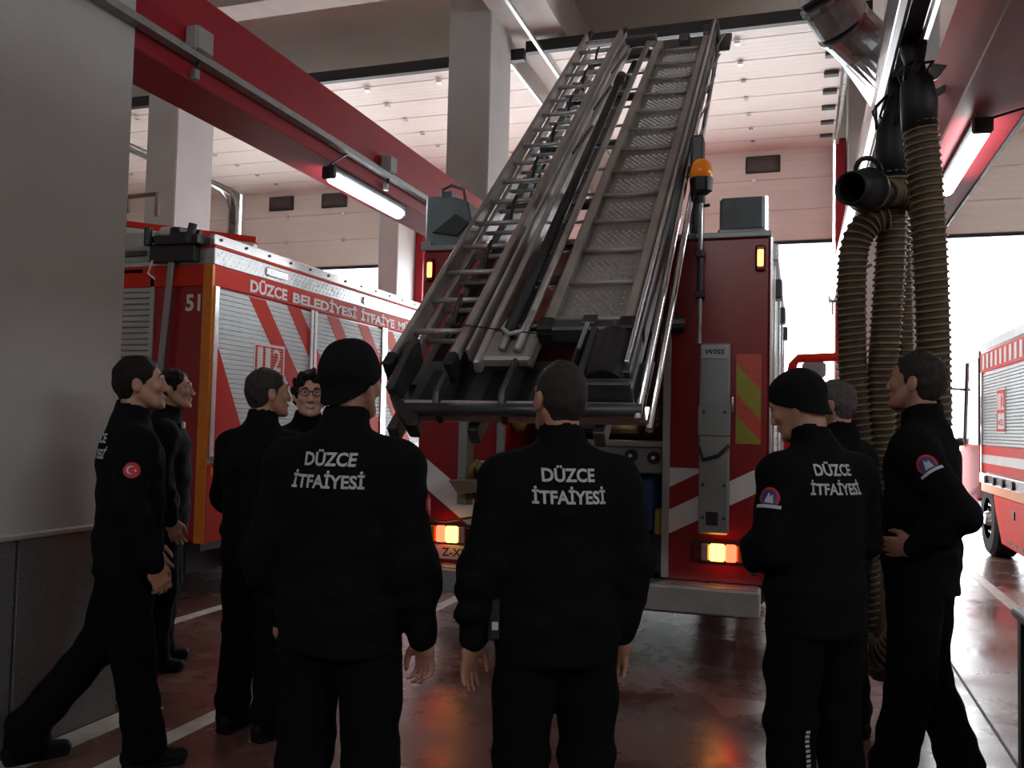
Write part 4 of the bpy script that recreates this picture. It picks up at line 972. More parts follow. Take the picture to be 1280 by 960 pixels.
class Field:
    """sampled distance field on a grid; primitives are smooth-unioned in, surface-netted out"""
    def __init__(s, lo, hi, res):
        s.lo = np.array(lo, np.float32); s.res = res
        s.n = np.ceil((np.array(hi)-np.array(lo))/res).astype(int)+1
        s.G = np.full(s.n, 0.5, np.float32)
    def _sub(s, lo, hi):
        a = np.clip(np.floor((lo-s.lo)/s.res).astype(int), 0, s.n); b = np.clip(np.ceil((hi-s.lo)/s.res).astype(int)+1, 0, s.n)
        if np.any(b <= a): return None
        ax = [s.lo[i]+s.res*np.arange(a[i], b[i], dtype=np.float32) for i in range(3)]
        P = np.stack(np.meshgrid(*ax, indexing='ij'), -1)
        return (slice(a[0],b[0]), slice(a[1],b[1]), slice(a[2],b[2])), P
    def _mix(s, sl, d, k, op):
        g = s.G[sl]
        if op == 'sub':
            d = -d
            h = np.maximum(k-np.abs(g-d), 0)/k if k > 0 else 0
            s.G[sl] = np.maximum(g, d)+h*h*k*0.25
        else:
            h = np.maximum(k-np.abs(g-d), 0)/k if k > 0 else 0
            s.G[sl] = np.minimum(g, d)-h*h*k*0.25
    def cone(s, a, b, ra, rb, k=0.02, x=None, op='add'):
        """tapered limb a->b; ra, rb may be (across, deep) pairs measured along x and the other axis"""
        a, b = np.array(a, np.float32), np.array(b, np.float32)
        ra = (ra, ra) if np.isscalar(ra) else ra; rb = (rb, rb) if np.isscalar(rb) else rb
        rm = max(*ra, *rb)+k+0.03
        q = s._sub(np.minimum(a,b)-rm, np.maximum(a,b)+rm)
        if q is None: return s
        sl, P = q
        d = b-a; L = float(np.linalg.norm(d)); w = d/L
        u = np.array(x if x is not None else (1,0,0), np.float32); u = u-w*np.dot(u,w)
        if np.linalg.norm(u) < 1e-3: u = np.array((0,1,0), np.float32)-w*w[1]
        u /= np.linalg.norm(u); v = np.cross(w, u)
        R = P-a; tw = R@w; t = np.clip(tw/L, 0, 1)
        rx = ra[0]+(rb[0]-ra[0])*t; ry = ra[1]+(rb[1]-ra[1])*t
        e = tw-t*L; mn = np.minimum(rx, ry)
        qq = np.sqrt(((R@u)/rx)**2+((R@v)/ry)**2+(e/mn)**2)
        s._mix(sl, (qq-1)*mn, k, op); return s
    def ell(s, c, r, k=0.02, R=None, op='add'):
        c = np.array(c, np.float32); r = np.array(r, np.float32); m = float(r.max())+k+0.03
        q = s._sub(c-m, c+m)
        if q is None: return s
        sl, P = q; D = P-c
        if R is not None: D = D@np.array(R, np.float32)
        D = D/r; k0 = np.sqrt((D**2).sum(-1)); 
        s._mix(sl, (k0-1)*float(r.min()), k, op); return s
    def cut(s, p, n, k=0.0):
        """remove the half-space on the side of n"""
        sl, P = s._sub(s.lo, s.lo+s.res*(s.n-1))
        d = (P-np.array(p, np.float32))@np.array(n, np.float32)
        s.G = np.maximum(s.G, d); return s
    def wrinkle(s, fn):
        sl, P = s._sub(s.lo, s.lo+s.res*(s.n-1))
        s.G = s.G+fn(P[...,0], P[...,1], P[...,2]); return s
    def mesh(s, smooth=1):
        G = s.G; ins = G < 0
        c = np.zeros(np.array(G.shape)-1, np.uint8); nx, ny, nz = c.shape
        for i in (0,1):
            for j in (0,1):
                for k in (0,1): c += ins[i:i+nx, j:j+ny, k:k+nz]
        act = (c > 0) & (c < 8); idx = np.argwhere(act); N = len(idx)
        ids = np.full(c.shape, -1, np.int64); ids[act] = np.arange(N)
        acc = np.zeros((N,3), np.float64); cnt = np.zeros(N)
        cor = [(i,j,k) for i in (0,1) for j in (0,1) for k in (0,1)]
        for A in cor:
            for ax in range(3):
                if A[ax]: continue
                B = list(A); B[ax] = 1
                ga = G[idx[:,0]+A[0], idx[:,1]+A[1], idx[:,2]+A[2]]; gb = G[idx[:,0]+B[0], idx[:,1]+B[1], idx[:,2]+B[2]]
                m = (ga < 0) != (gb < 0)
                t = np.where(m, ga/np.where(ga-gb == 0, 1, ga-gb), 0)
                p = np.array(A, float)[None,:].repeat(N,0); p[:,ax] += t
                acc += p*m[:,None]; cnt += m
        V = (idx+acc/cnt[:,None])*s.res+s.lo
        F = []
        for ax in range(3):
            o1, o2 = [(1,2),(2,0),(0,1)][ax]
            sh = list(G.shape); sl0 = [slice(None)]*3; sl1 = [slice(None)]*3
            sl0[ax] = slice(0, sh[ax]-1); sl1[ax] = slice(1, sh[ax])
            a, b = ins[tuple(sl0)], ins[tuple(sl1)]
            e = np.argwhere(a != b)
            ok = (e[:,o1] > 0) & (e[:,o2] > 0) & (e[:,o1] < sh[o1]-1) & (e[:,o2] < sh[o2]-1)
            e = e[ok]; fl = a[e[:,0], e[:,1], e[:,2]]
            def cid(d1, d2):
                q = e.copy(); q[:,o1] -= d1; q[:,o2] -= d2; return ids[q[:,0], q[:,1], q[:,2]]
            qd = np.stack([cid(0,0), cid(1,0), cid(1,1), cid(0,1)], 1)
            qd[~fl] = qd[~fl][:, ::-1]
            F.append(qd)
        F = np.concatenate(F); F = F[(F >= 0).all(1)]
        for _ in range(smooth):
            A = np.zeros_like(V); n = np.zeros(len(V))
            for i in range(4):
                a, b = F[:,i], F[:,(i+1) % 4]
                np.add.at(A, a, V[b]); np.add.at(n, a, 1); np.add.at(A, b, V[a]); np.add.at(n, b, 1)
            V = V*0.45+(A/np.maximum(n,1)[:,None])*0.55
        return V, F
def np_mesh(name, V, F, m):
    me = bpy.data.meshes.new(name)
    me.vertices.add(len(V)); me.vertices.foreach_set('co', np.asarray(V, np.float32).ravel())
    me.loops.add(len(F)*4); me.loops.foreach_set('vertex_index', F.astype(np.int32).ravel())
    me.polygons.add(len(F)); me.polygons.foreach_set('loop_start', np.arange(0, len(F)*4, 4, dtype=np.int32))
    me.update(calc_edges=True); me.validate(); me.shade_smooth()
    me.materials.append(M[m]); return me
def field_obj(name, f, m, parent, smooth=1, tris=None):
    V, F = f.mesh(smooth); me = np_mesh(name, V, F, m)
    o = bpy.data.objects.new(name, me); link(o)
    if parent is not None: o.parent = parent
    return o

def rotm(yaw=0, pitch=0, roll=0):
    return np.array((Matrix.Rotation(yaw,3,'Z') @ Matrix.Rotation(pitch,3,'X') @ Matrix.Rotation(roll,3,'Y')), float)

BASE = dict(
    hipL=(-0.095, 0, 0.93), hipR=(0.095, 0, 0.93), kneeL=(-0.11, 0.01, 0.50), kneeR=(0.11, 0.01, 0.50), ankL=(-0.12, -0.02, 0.09), ankR=(0.12, -0.02, 0.09),
    toeL=8, toeR=-8, shL=(-0.185, -0.01, 1.405), shR=(0.185, -0.01, 1.405), elL=(-0.265, -0.03, 1.145), elR=(0.265, -0.03, 1.145), wrL=(-0.275, 0.03, 0.90), wrR=(0.275, 0.03, 0.90),
    palmL=(1, 0.2, 0), palmR=(-1, 0.2, 0), curlL=0.45, curlR=0.45, handL=None, handR=None,
    yaw=0, pitch=0, roll=0, lean=0.0, head_up=0.0)

def V3(p): return np.array(p, float)
def person(pos, face, H, label, pose=None, hair='hair_black', cap=None, hairstyle='short', skin='skin', text=None, flag=None, crest=None, build=1.0, glasses=False, smile=False, group='firefighters in black uniforms', text_scale=1.0, hoodfold=False, front=False, text_x=0.0, text_tilt=0.0, hem=0.82, leg_strip=False, radio=False, badge=False):
    """facing local +y; feet on z=0; H standing height; built at 1.78 m and scaled"""
    p = dict(BASE); p.update(pose or {})
    for k in list(p):
        if isinstance(p[k], tuple): p[k] = V3(p[k])
    S = H/1.78
    rng = np.random.RandomState(abs(hash(label)) % 1000 if False else int(sum(map(ord, label))) % 9973)
    ph = rng.rand(12)*6.28
    # ---- body: one continuous skin
    lim = [p[k] for k in ('hipL','hipR','kneeL','kneeR','ankL','ankR','shL','shR','elL','elR','wrL','wrR')]
    lo = np.min(lim, 0)-0.26; hi = np.max(lim, 0)+0.26; lo[2] = -0.01; hi[2] = 1.86
    lo[1] = min(lo[1], -0.22); hi[1] = max(hi[1], 0.26)
    f = Field(lo, hi, 0.0068)
    ln = p['lean']
    def up(x, y, z):   # torso points follow the lean about the hips
        dz = z-0.95; return np.array((x, y+math.sin(ln)*dz, 0.95+math.cos(ln)*dz))
    f.cone(up(0,0,0.95), up(0,0.01,1.20), (0.13,0.085), (0.12,0.08), 0.03)
    f.cone(up(0,0.01,1.20), up(0,-0.01,1.40), (0.13,0.085), (0.14,0.085), 0.05)
    f.cone(p['shL'], p['shR'], 0.045, 0.045, 0.05)
    nb = up(0,-0.015,1.46); hp = up(0, 0.02, 1.60)
    for s in 'LR':
        f.cone(p['hip'+s], p['knee'+s], 0.065, 0.045, 0.03); f.cone(p['knee'+s], p['ank'+s], 0.045, 0.032, 0.02)
        f.cone(p['ank'+s], p['ank'+s]+V3((0, 0.10, -0.05)), 0.03, 0.022, 0.02)
        f.cone(p['sh'+s], p['el'+s], 0.045, 0.036, 0.03); f.cone(p['el'+s], p['wr'+s], 0.036, 0.027, 0.02)
        # hand
        fd = p['wr'+s]-p['el'+s]
        d = p['hand'+s] if p['hand'+s] is not None else fd/np.linalg.norm(fd)
        d = V3(d)/np.linalg.norm(d); n = V3(p['palm'+s]); n = n-d*np.dot(n,d); n /= np.linalg.norm(n)
        side = np.cross(d, n)                       # across the hand
        sg = 1 if s == 'R' else -1
        th = side*sg                                # thumb side
        if np.dot(th, V3((0,1,0))) < 0 and p['hand'+s] is None: th = -th
        w = p['wr'+s]
        f.cone(w, w+d*0.045, (0.030,0.020), (0.036,0.018), 0.015, x=side)
        f.cone(w+d*0.04, w+d*0.09, (0.038,0.017), (0.040,0.014), 0.015, x=side)
        cu = p['curl'+s]
        for i, (off, ln_, sp) in enumerate(((0.031, 0.078, 0.10), (0.0105, 0.086, 0.03), (-0.0105, 0.080, -0.04), (-0.030, 0.062, -0.13))):
            b0 = w+d*(0.092-0.006*(i == 3)-0.003*(i == 0))+th*off
            a = 0.25*cu+0.05*i*cu; cur = b0; dr = d*math.cos(sp)+th*math.sin(sp)
            for sgm, fr, r0, r1 in ((0, 0.45, 0.0098, 0.0090), (1, 0.31, 0.0088, 0.0082), (2, 0.24, 0.0080, 0.0070)):
                dd = dr*math.cos(a)+n*math.sin(a); nx = cur+dd*ln_*fr; f.cone(cur, nx, r0, r1, 0.004 if sgm else 0.008); cur = nx; a += cu*(0.9 if sgm == 0 else 0.6)
        t0 = w+d*0.025+th*0.026; t1 = t0+(d*0.75+th*0.55+n*0.35)*0.045; t2 = t1+(d*0.92+th*0.12+n*0.38)*0.032; t3 = t2+(d*0.95-th*0.05+n*0.3)*0.024
        f.cone(t0, t1, 0.015, 0.012, 0.012); f.cone(t1, t2, 0.0115, 0.0100, 0.004); f.cone(t2, t3, 0.0098, 0.0080, 0.004)
    # neck and head
    R = rotm(p['yaw'], p['pitch'], p['roll'])
    hc = hp+R@V3((0, 0.012, 0.075))
    h = lambda x, y, z: hc+R@V3((x, y, z))
    f.cone(nb, h(0,-0.03,-0.07), 0.058, 0.056, 0.03)
    f.ell(h(0,-0.012,0.025), (0.075,0.097,0.092), 0.02, R)        # cranium
    f.cone(h(0,0.035,0.0), h(0,0.05,-0.085), (0.060,0.055), (0.042,0.038), 0.03, x=R@V3((1,0,0)))  # face
    f.ell(h(0,0.078,-0.108), (0.024,0.020,0.018), 0.02, R)        # chin
    for sx in (-1, 1):
        f.cone(h(sx*0.055,0.0,-0.045), h(sx*0.035,0.055,-0.095), 0.022, 0.018, 0.025)       # jaw
        f.ell(h(sx*0.042,0.070,-0.025), (0.020,0.016,0.018), 0.02, R)  # cheek
        f.ell(h(sx*0.031,0.098,0.012), (0.017,0.012,0.011), 0.012, R, op='sub')  # socket
        f.ell(h(sx*(0.083 if not cap else 0.074),-0.014,-0.012), (0.013,0.021,0.034), 0.006, R)   # ear
        f.ell(h(sx*0.097,-0.006,-0.008), (0.009,0.010,0.018), 0.004, R, op='sub')
        f.ell(h(sx*0.014,0.101,-0.040), (0.010,0.012,0.009), 0.008, R)   # nostril
        f.cone(h(sx*0.012,0.089,0.028), h(sx*0.048,0.078,0.026), 0.010, 0.008, 0.014)   # brow
    f.cone(h(0,0.088,0.018), h(0,0.106,-0.032), 0.010, 0.014, 0.012)   # nose
    f.ell(h(0,0.090,-0.064), (0.024,0.013,0.007), 0.008, R); f.ell(h(0,0.088,-0.075), (0.021,0.013,0.008), 0.008, R)
    bo = field_obj('person', f, skin, None, 1)
    bo.location = (pos[0], pos[1], 0); bo.rotation_euler = (0, 0, face); bo.scale = (S, S, S)
    tag(bo, label, 'person', group)
    # ---- jacket
    lo2 = np.min([p[k] for k in ('shL','shR','elL','elR','wrL','wrR')]+[up(-0.24,-0.2,hem-0.03), up(0.24,0.2,hem-0.03)], 0)-0.10
    hi2 = np.max([p[k] for k in ('shL','shR','elL','elR','wrL','wrR')]+[up(-0.24,-0.2,1.62), up(0.24,0.2,1.62)], 0)+0.10
    j = Field(lo2, hi2, 0.0105); B = build
    j.cone(up(0,0,hem+0.03), up(0,0,0.98), (0.195*B,0.140*B), (0.192*B,0.140*B), 0.03)
    j.cone(up(0,0,0.98), up(0,0.005,1.15), (0.190*B,0.138*B), (0.182*B,0.130*B), 0.04)
    j.cone(up(0,0.005,1.15), up(0,-0.005,1.33), (0.182*B,0.130*B), (0.200*B,0.135*B), 0.06)
    j.cone(up(0,-0.005,1.33), up(0,-0.015,1.43), (0.19*B,0.125), (0.13,0.095), 0.06)
    j.cut(up(0,0,hem), (0, -math.sin(ln), -math.cos(ln)))
    for s in 'LR':
        sh, el, wr = p['sh'+s], p['el'+s], p['wr'+s]
        j.ell(sh+V3((0,0,-0.01)), (0.075,0.078,0.07), 0.06)
        j.cone(nb+V3((0,0,0.022)), sh+V3((0,0,0.005)), 0.062, 0.064, 0.05)
        j.cone(sh, el, (0.076*B,0.080*B), (0.064*B,0.066*B), 0.035)
        fdir = (wr-el)/np.linalg.norm(wr-el)
        j.cone(el, wr-fdir*0.035, (0.064*B,0.066*B), (0.050,0.053), 0.025)
        j.cone(wr-fdir*0.05, wr-fdir*0.0, 0.049, 0.046, 0.006)
        # sleeve folds
        for i in range(4):
            t = 0.35+0.18*i; c = el+(wr-el)*(t-0.3); r = 0.060-0.008*t
            j.cone(c+V3((0.04*math.sin(ph[i]),0.03,0.008)), c+V3((-0.03,-0.04*math.cos(ph[i]),-0.01)), r*0.92, r*0.92, 0.018)
    # collar
    j.cone(nb+V3((0,-0.005,0.0)), hp+V3((0,-0.022,-0.04)), (0.083,0.083), (0.076,0.080), 0.025)
    j.cone(hp+V3((0,-0.02,0.015)), hp+V3((0,-0.02,0.10)), (0.066,0.070), (0.072,0.076), 0.006, op='sub')
    j.cut(hp+V3((0,0,-0.022)), (0, 0.35, 0.94))
    a1, a2, a3 = ph[0], ph[1], ph[2]
    j.wrinkle(lambda x, y, z: 0.0030*np.sin(31*z+9*x+4*np.sin(7*x+a1)+a2)*np.sin(11*x+5*y+a3)+0.0022*np.sin(55*z-17*x+13*y+a1)+0.003*np.exp(-((z-0.98)/0.09)**2)*np.sin(70*z+8*x+3*np.sin(9*x)+a3))
    jk = field_obj('jacket', j, 'cloth_black', bo, 1)
    # ---- trousers
    lo3 = np.min([p[k] for k in ('hipL','hipR','kneeL','kneeR','ankL','ankR')], 0)-0.16; hi3 = np.max([p[k] for k in ('hipL','hipR','kneeL','kneeR','ankL','ankR')], 0)+0.16; lo3[2] = -0.02
    t = Field(lo3, hi3, 0.0115)
    t.cone(V3((0,0,1.0)), V3((0,-0.005,0.90)), (0.160,0.115), (0.168,0.125), 0.04)
    for s in 'LR':
        hpj, kn, an = p['hip'+s], p['knee'+s], p['ank'+s]
        t.cone(hpj+V3((0,0,-0.02)), kn, (0.108,0.115), (0.088,0.088), 0.03)
        t.cone(kn, an+V3((0,0.0,0.05)), (0.088,0.088), (0.080,0.086), 0.03)
        t.cone(an+V3((0,0.0,0.06)), an+V3((0,0.01,-0.025)), (0.074,0.084), (0.078,0.090), 0.02)
        sx = -1 if s == 'L' else 1
        t.ell(hpj*0.45+kn*0.55+V3((sx*0.075,0,0)), (0.028,0.07,0.09), 0.02)      # cargo pocket
        t.ell(kn+V3((0,0.035,0.0)), (0.07,0.06,0.09), 0.03)
    t.cut(V3((0,0,0.045)), (0,0,-1))
    t.wrinkle(lambda x, y, z: 0.0030*np.sin(38*z+14*x+3*np.sin(9*y+a2)+a1)*np.sin(9*x+6*y+a2)+0.004*np.exp(-((z-0.16)/0.12)**2)*np.sin(58*z+7*x+a3)+0.003*np.exp(-((z-0.5)/0.09)**2)*np.sin(64*z+11*y+a1))
    tr = field_obj('trousers', t, 'trouser_black', bo, 1)
    # ---- shoes
    for s in 'LR':
        an = p['ank'+s]; a = math.radians(p['toe'+s])
        fw = V3((-math.sin(a), math.cos(a), 0)); sd = V3((math.cos(a), math.sin(a), 0))
        z0 = an[2]-0.09
        c = V3((an[0], an[1], z0))
        q = Field(c-V3((0.2,0.2,0.02)), c+V3((0.25,0.30,0.20)), 0.008)
        q = Field(c+V3((-0.30,-0.30,-0.02)), c+V3((0.30,0.30,0.19)), 0.008)
        q.cone(c-fw*0.055+V3((0,0,0.05)), c+fw*0.05+V3((0,0,0.05)), (0.040,0.045), (0.045,0.042), 0.02, x=sd)
        q.cone(c+fw*0.05+V3((0,0,0.042)), c+fw*0.155+V3((0,0,0.034)), (0.047,0.040), (0.044,0.030), 0.02, x=sd)
        q.cone(c+V3((0,0,0.05))-fw*0.02, c+V3((0,0,0.15))-fw*0.015, (0.040,0.05), (0.042,0.05), 0.02, x=sd)
        q.cone(c-fw*0.07+V3((0,0,0.012)), c+fw*0.16+V3((0,0,0.012)), (0.044,0.014), (0.048,0.014), 0.004, x=sd)
        q.cut(V3((0,0,z0+0.002)), (0,0,-1))
        so = field_obj('shoe', q, 'shoe_black', bo, 1)
    # ---- headwear or hair
    hf = Field(h(0,0,0)-0.19, h(0,0,0)+0.19, 0.006 if hairstyle != 'curly' else 0.0052)
    ph2 = ph[3:]
    if cap == 'beanie':
        hf.ell(h(0,-0.016,0.040), (0.086,0.107,0.098), 0.01, R)
        hf.cone(h(0,-0.038,-0.075), h(0,-0.012,0.04), (0.077,0.076), (0.086,0.104), 0.03, x=R@V3((1,0,0)))
        hf.cut(h(0,0.07,0.026), R@V3((0,0.50,-0.86)))
        hf.cut(h(0,-0.05,-0.086), R@V3((0,0,-1)))
        Rm = R
        hf.wrinkle(lambda x, y, z: 0.0022*np.sin(60*z+ph2[0])+0.002*np.sin(33*x+20*y+ph2[1]))
        bn = field_obj('beanie', hf, 'knit_black', bo, 1)
    else:
        lift = {'short': 0.009, 'buzz': 0.0065, 'curly': 0.026, 'full': 0.016}[hairstyle]
        hf.ell(h(0,-0.014,0.028), (0.075+lift*0.75,0.097+lift*0.8,0.092+lift), 0.02, R)
        hf.cone(h(0,-0.06,-0.02), h(0,-0.05,-0.072), (0.055,0.045), (0.046,0.032), 0.03, x=R@V3((1,0,0)))
        if hairstyle in ('full', 'curly'): hf.ell(h(0,0.045,0.095), (0.062,0.052,0.034), 0.02, R)
        # keep the face, ears and nape clear
        hf.cut(h(0,0.062,0.048), R@V3((0,0.90,-0.44)))
        for sx in (-1, 1):
            hf.ell(h(sx*0.094,-0.010,-0.016), (0.026,0.025,0.038), 0.006, R, op='sub')
            hf.ell(h(sx*0.070,0.078,-0.04), (0.045,0.058,0.055), 0.01, R, op='sub')
        hf.cut(h(0,-0.05,-0.080), R@V3((0,0,-1)))
        amp, fq = {'short': (0.0022, 95), 'buzz': (0.0012, 120), 'curly': (0.009, 95), 'full': (0.004, 70)}[hairstyle]
        hf.wrinkle(lambda x, y, z: amp*(np.sin(fq*x+2.2*np.sin(50*y)+ph2[0])*np.sin(fq*0.9*y+ph2[1])+np.sin(fq*z+3*np.sin(40*x)+ph2[2])*0.8))
        field_obj('hair', hf, hair, bo, 1)
    # ---- face details
    def local(mb, name, mt, par, **kw):
        return mb.build(name, mt, par, world=False, **kw)
    for sx in (-1, 1):
        e = local(MB().ball(h(sx*0.031,0.0785,0.010), (0.0135,0.0115,0.0068), 12, 8), 'eye', 'eye_white', bo, smooth=True)
        local(MB().ball(h(sx*0.031,0.0862,0.010), (0.0068,0.0046,0.0060), 10, 6), 'iris', 'eye_dark', e, smooth=True)
        b_ = MB(); b_.tube([h(sx*0.014,0.094,0.031), h(sx*0.030,0.093,0.035), h(sx*0.050,0.080,0.029)], [0.004,0.005,0.003], 6)
        local(b_, 'eyebrow', hair, bo, smooth=True)
    mo = MB()
    if smile:
        mo.tube([h(-0.027,0.086,-0.060), h(-0.014,0.094,-0.067), h(0,0.097,-0.069), h(0.014,0.094,-0.067), h(0.027,0.086,-0.060)], [0.002,0.0045,0.005,0.0045,0.002], 6)
        local(mo, 'teeth', 'teeth', bo, smooth=True)
        mo = MB(); mo.tube([h(-0.027,0.086,-0.064), h(-0.014,0.093,-0.075), h(0,0.096,-0.078), h(0.014,0.093,-0.075), h(0.027,0.086,-0.064)], [0.002,0.004,0.005,0.004,0.002], 6)
    else:
        mo.tube([h(-0.023,0.089,-0.068), h(0,0.0965,-0.069), h(0.023,0.089,-0.068)], [0.003,0.004,0.003], 6)
    local(mo, 'mouth', 'lip', bo, smooth=True)
    if glasses:
        g = MB()
        for sx in (-1, 1):
            ring = [h(sx*0.034+0.026*math.cos(q), 0.109-0.006*abs(math.cos(q)), 0.010+0.019*math.sin(q)) for q in np.linspace(0, 2*PI, 17)]
            g.tube(ring, 0.0028, 6); g.tube([h(sx*0.060,0.105,0.016), h(sx*0.078,0.06,0.014), h(sx*0.084,-0.005,0.008)], 0.0025, 6)
        g.tube([h(-0.010,0.109,0.014), h(0,0.113,0.016), h(0.010,0.109,0.014)], 0.0028, 6)
        gl = local(g, 'glasses', 'black_plastic', bo, smooth=True)
        for sx in (-1, 1):
            ring = [h(sx*0.034+0.025*math.cos(q), 0.108-0.006*abs(math.cos(q)), 0.010+0.018*math.sin(q)) for q in np.linspace(0, 2*PI, 16, endpoint=False)]
            local(MB().add(ring+[x_+R@V3((0,0.001,0)) for x_ in ring], [tuple(range(16)), tuple(reversed(range(16,32)))]+[(i,(i+1) % 16,(i+1) % 16+16,i+16) for i in range(16)]), 'lens', 'lens_glass', gl)
    # ---- prints and patches laid on the cloth
    bvh = BVHTree.FromPolygons([v.co.copy() for v in jk.data.vertices], [tuple(q.vertices) for q in jk.data.polygons])
    def drape(me, lift=0.003):
        bm = bmesh.new(); bm.from_mesh(me)
        bmesh.ops.triangulate(bm, faces=bm.faces)
        return bm
    def lay(me, mtx, lift):
        """press a flat mesh (z towards the viewer of the print) on to the jacket along -z of mtx"""
        bm = bmesh.new(); bm.from_mesh(me)
        co = [v.co for v in bm.verts]
        x0, x1 = min(c.x for c in co), max(c.x for c in co); y0, y1 = min(c.y for c in co), max(c.y for c in co)
        st = 0.012
        for ax, a_, b_ in ((0, x0, x1), (1, y0, y1)):
            q = a_+st
            while q < b_:
                pt = (q,0,0) if ax == 0 else (0,q,0); nn = (1,0,0) if ax == 0 else (0,1,0)
                bmesh.ops.bisect_plane(bm, geom=bm.verts[:]+bm.edges[:]+bm.faces[:], plane_co=pt, plane_no=nn); q += st
        z = (mtx.to_3x3() @ Vector((0,0,1))).normalized()
        for v in bm.verts:
            w = mtx @ v.co; hit = bvh.ray_cast(w+z*0.25, -z, 0.6)
            if hit[0] is not None: v.co = hit[0]+z*lift+hit[1]*0.0
            else: v.co = w-z*0.05
        bm.to_mesh(me); bm.free(); me.update()
    if text:
        # back print: reading direction is local +x when seen from behind
        tl = math.sin(text_tilt)
        for body, w_, h_, zc in (('DÜZCE', 0.172, 0.052, 1.432), ('İTFAİYESİ', 0.236, 0.055, 1.366)):
            to = text_obj('lettering', body, 'print_grey', None, w_*text_scale, h_*text_scale, None, 0.03)
            c = up(text_x, 0, zc); c = Vector((c[0], -0.30, c[2]))
            mt = frame(c, (1, 0, tl), (-tl, 0, 1)); lay(to.data, mt, 0.0035); to.parent = jk
    def patch(sd, kind):
        sh, el = p['sh'+sd], p['el'+sd]; w0 = 0.52 if kind[0] == 'flag' else 0.62; c = sh*w0+el*(1-w0)
        ax = (el-sh)/np.linalg.norm(el-sh); out = V3(kind[1]); out = out-ax*np.dot(out, ax); out /= np.linalg.norm(out)
        yy = -ax; xx = np.cross(yy, out)
        mt = frame(Vector(c+out*0.02), Vector(xx), Vector(yy))
        def disc(r, n=20, cx=0, cy=0):
            m_ = MB(); m_.add([(cx+r*math.cos(2*PI*i/n), cy+r*math.sin(2*PI*i/n), 0) for i in range(n)], [tuple(range(n))]); return m_
        def add(m_, nm, mt_, lift, par):
            o = m_.build(nm, mt_, None); lay(o.data, mt, lift); o.parent = par; return o
        if kind[0] == 'flag':
            pa = add(disc(0.034), 'flag_patch', 'patch_red', 0.003, bo)
            m_ = MB(); n = 14
            outer = [(-0.004+0.018*math.cos(a), 0.018*math.sin(a), 0) for a in np.linspace(0.6, 2*PI-0.6, n)]
            inner = [(0.001+0.0145*math.cos(a), 0.0145*math.sin(a), 0) for a in np.linspace(0.65, 2*PI-0.65, n)]
            m_.add(outer+inner, [(i, i+1, n+i+1, n+i) for i in range(n-1)]); add(m_, 'crescent', 'patch_white', 0.0045, pa)
            m_ = MB(); st = [(0.014+(0.008 if i % 2 == 0 else 0.0033)*math.cos(i*PI/5+PI), (0.008 if i % 2 == 0 else 0.0033)*math.sin(i*PI/5+PI), 0) for i in range(10)]
            m_.add(st, [tuple(range(10))]); add(m_, 'star', 'patch_white', 0.0045, pa)
        else:
            pa = add(disc(0.038), 'crest_patch', 'patch_blue', 0.003, bo)
            m_ = MB(); n = 20
            m_.add([(r*math.cos(a), r*math.sin(a), 0) for r in (0.038, 0.029) for a in np.linspace(-0.5, PI+0.5, n)], [(i, i+1, n+i+1, n+i) for i in range(n-1)]); add(m_, 'crest_ring', 'patch_red', 0.0045, pa)
            m_ = MB(); m_.add([(-0.016,-0.018,0),(-0.003,0.020,0),(0.004,0.004,0),(0.012,0.014,0),(0.018,-0.018,0)], [(0,1,2),(0,2,4),(2,3,4)]); add(m_, 'crest_figure', 'patch_white', 0.005, pa)
            m_ = MB(); m_.add([(-0.045,-0.040,0),(0.045,-0.034,0),(0.045,-0.022,0),(-0.045,-0.028,0)], [(0,1,2,3)]); add(m_, 'crest_scroll', 'patch_white', 0.005, pa)
    if flag: patch(flag[0], ('flag', flag[1]))
    if crest: patch(crest[0], ('crest', crest[1]))
    if leg_strip:
        tv = BVHTree.FromPolygons([v.co.copy() for v in tr.data.vertices], [tuple(q.vertices) for q in tr.data.polygons])
        m_ = MB()
        for i in range(24):
            zz = 0.50-i*0.0165; kx = p['kneeL'][0]-0.015
            hit = [tv.ray_cast(Vector((kx+dx, -0.4, zz)), Vector((0,1,0)), 0.8)[0] for dx in (-0.009, 0.009)]
            if None in hit: continue
            a_, b_ = hit; m_.add([a_+Vector((0,-0.004,-0.005)), b_+Vector((0,-0.004,-0.005)), b_+Vector((0,-0.004,0.005)), a_+Vector((0,-0.004,0.005))], [(0,1,2,3)])
        local(m_, 'reflective_strip', 'print_grey', tr)
    if radio:
        r_ = local(MB().box(-0.235, -0.195, -0.06, -0.015, 0.90, 1.03), 'radio', 'black_plastic', bo, bevel=0.006)
        local(MB().box(-0.225, -0.205, -0.0635, -0.059, 0.935, 0.96), 'radio_label', 'patch_white', r_)
        local(MB().cyl((-0.222, -0.03, 1.03), (-0.222, -0.03, 1.09), 0.006, n=8), 'aerial', 'black_plastic', r_)
    if badge:
        local(MB().box(0.055, 0.105, 0.085, 0.105, 1.435, 1.475), 'badge', 'patch_white', jk, bevel=0.004)
    if front:
        local(MB().box(-0.004, 0.004, 0.128, 0.150, 0.95, 1.40), 'zip', 'dark_steel', jk)
    return bo

def face_to(dx, dy): return math.atan2(dy, dx)-PI/2
RIGHT = (0.95, 0.312); AWAY = (-0.312, 0.95)
def dirn(deg):
    """deg measured from straight away from the viewer, positive turning to the viewer's right"""
    a = math.radians(deg); return face_to(RIGHT[0]*math.sin(a)+AWAY[0]*math.cos(a), RIGHT[1]*math.sin(a)+AWAY[1]*math.cos(a))
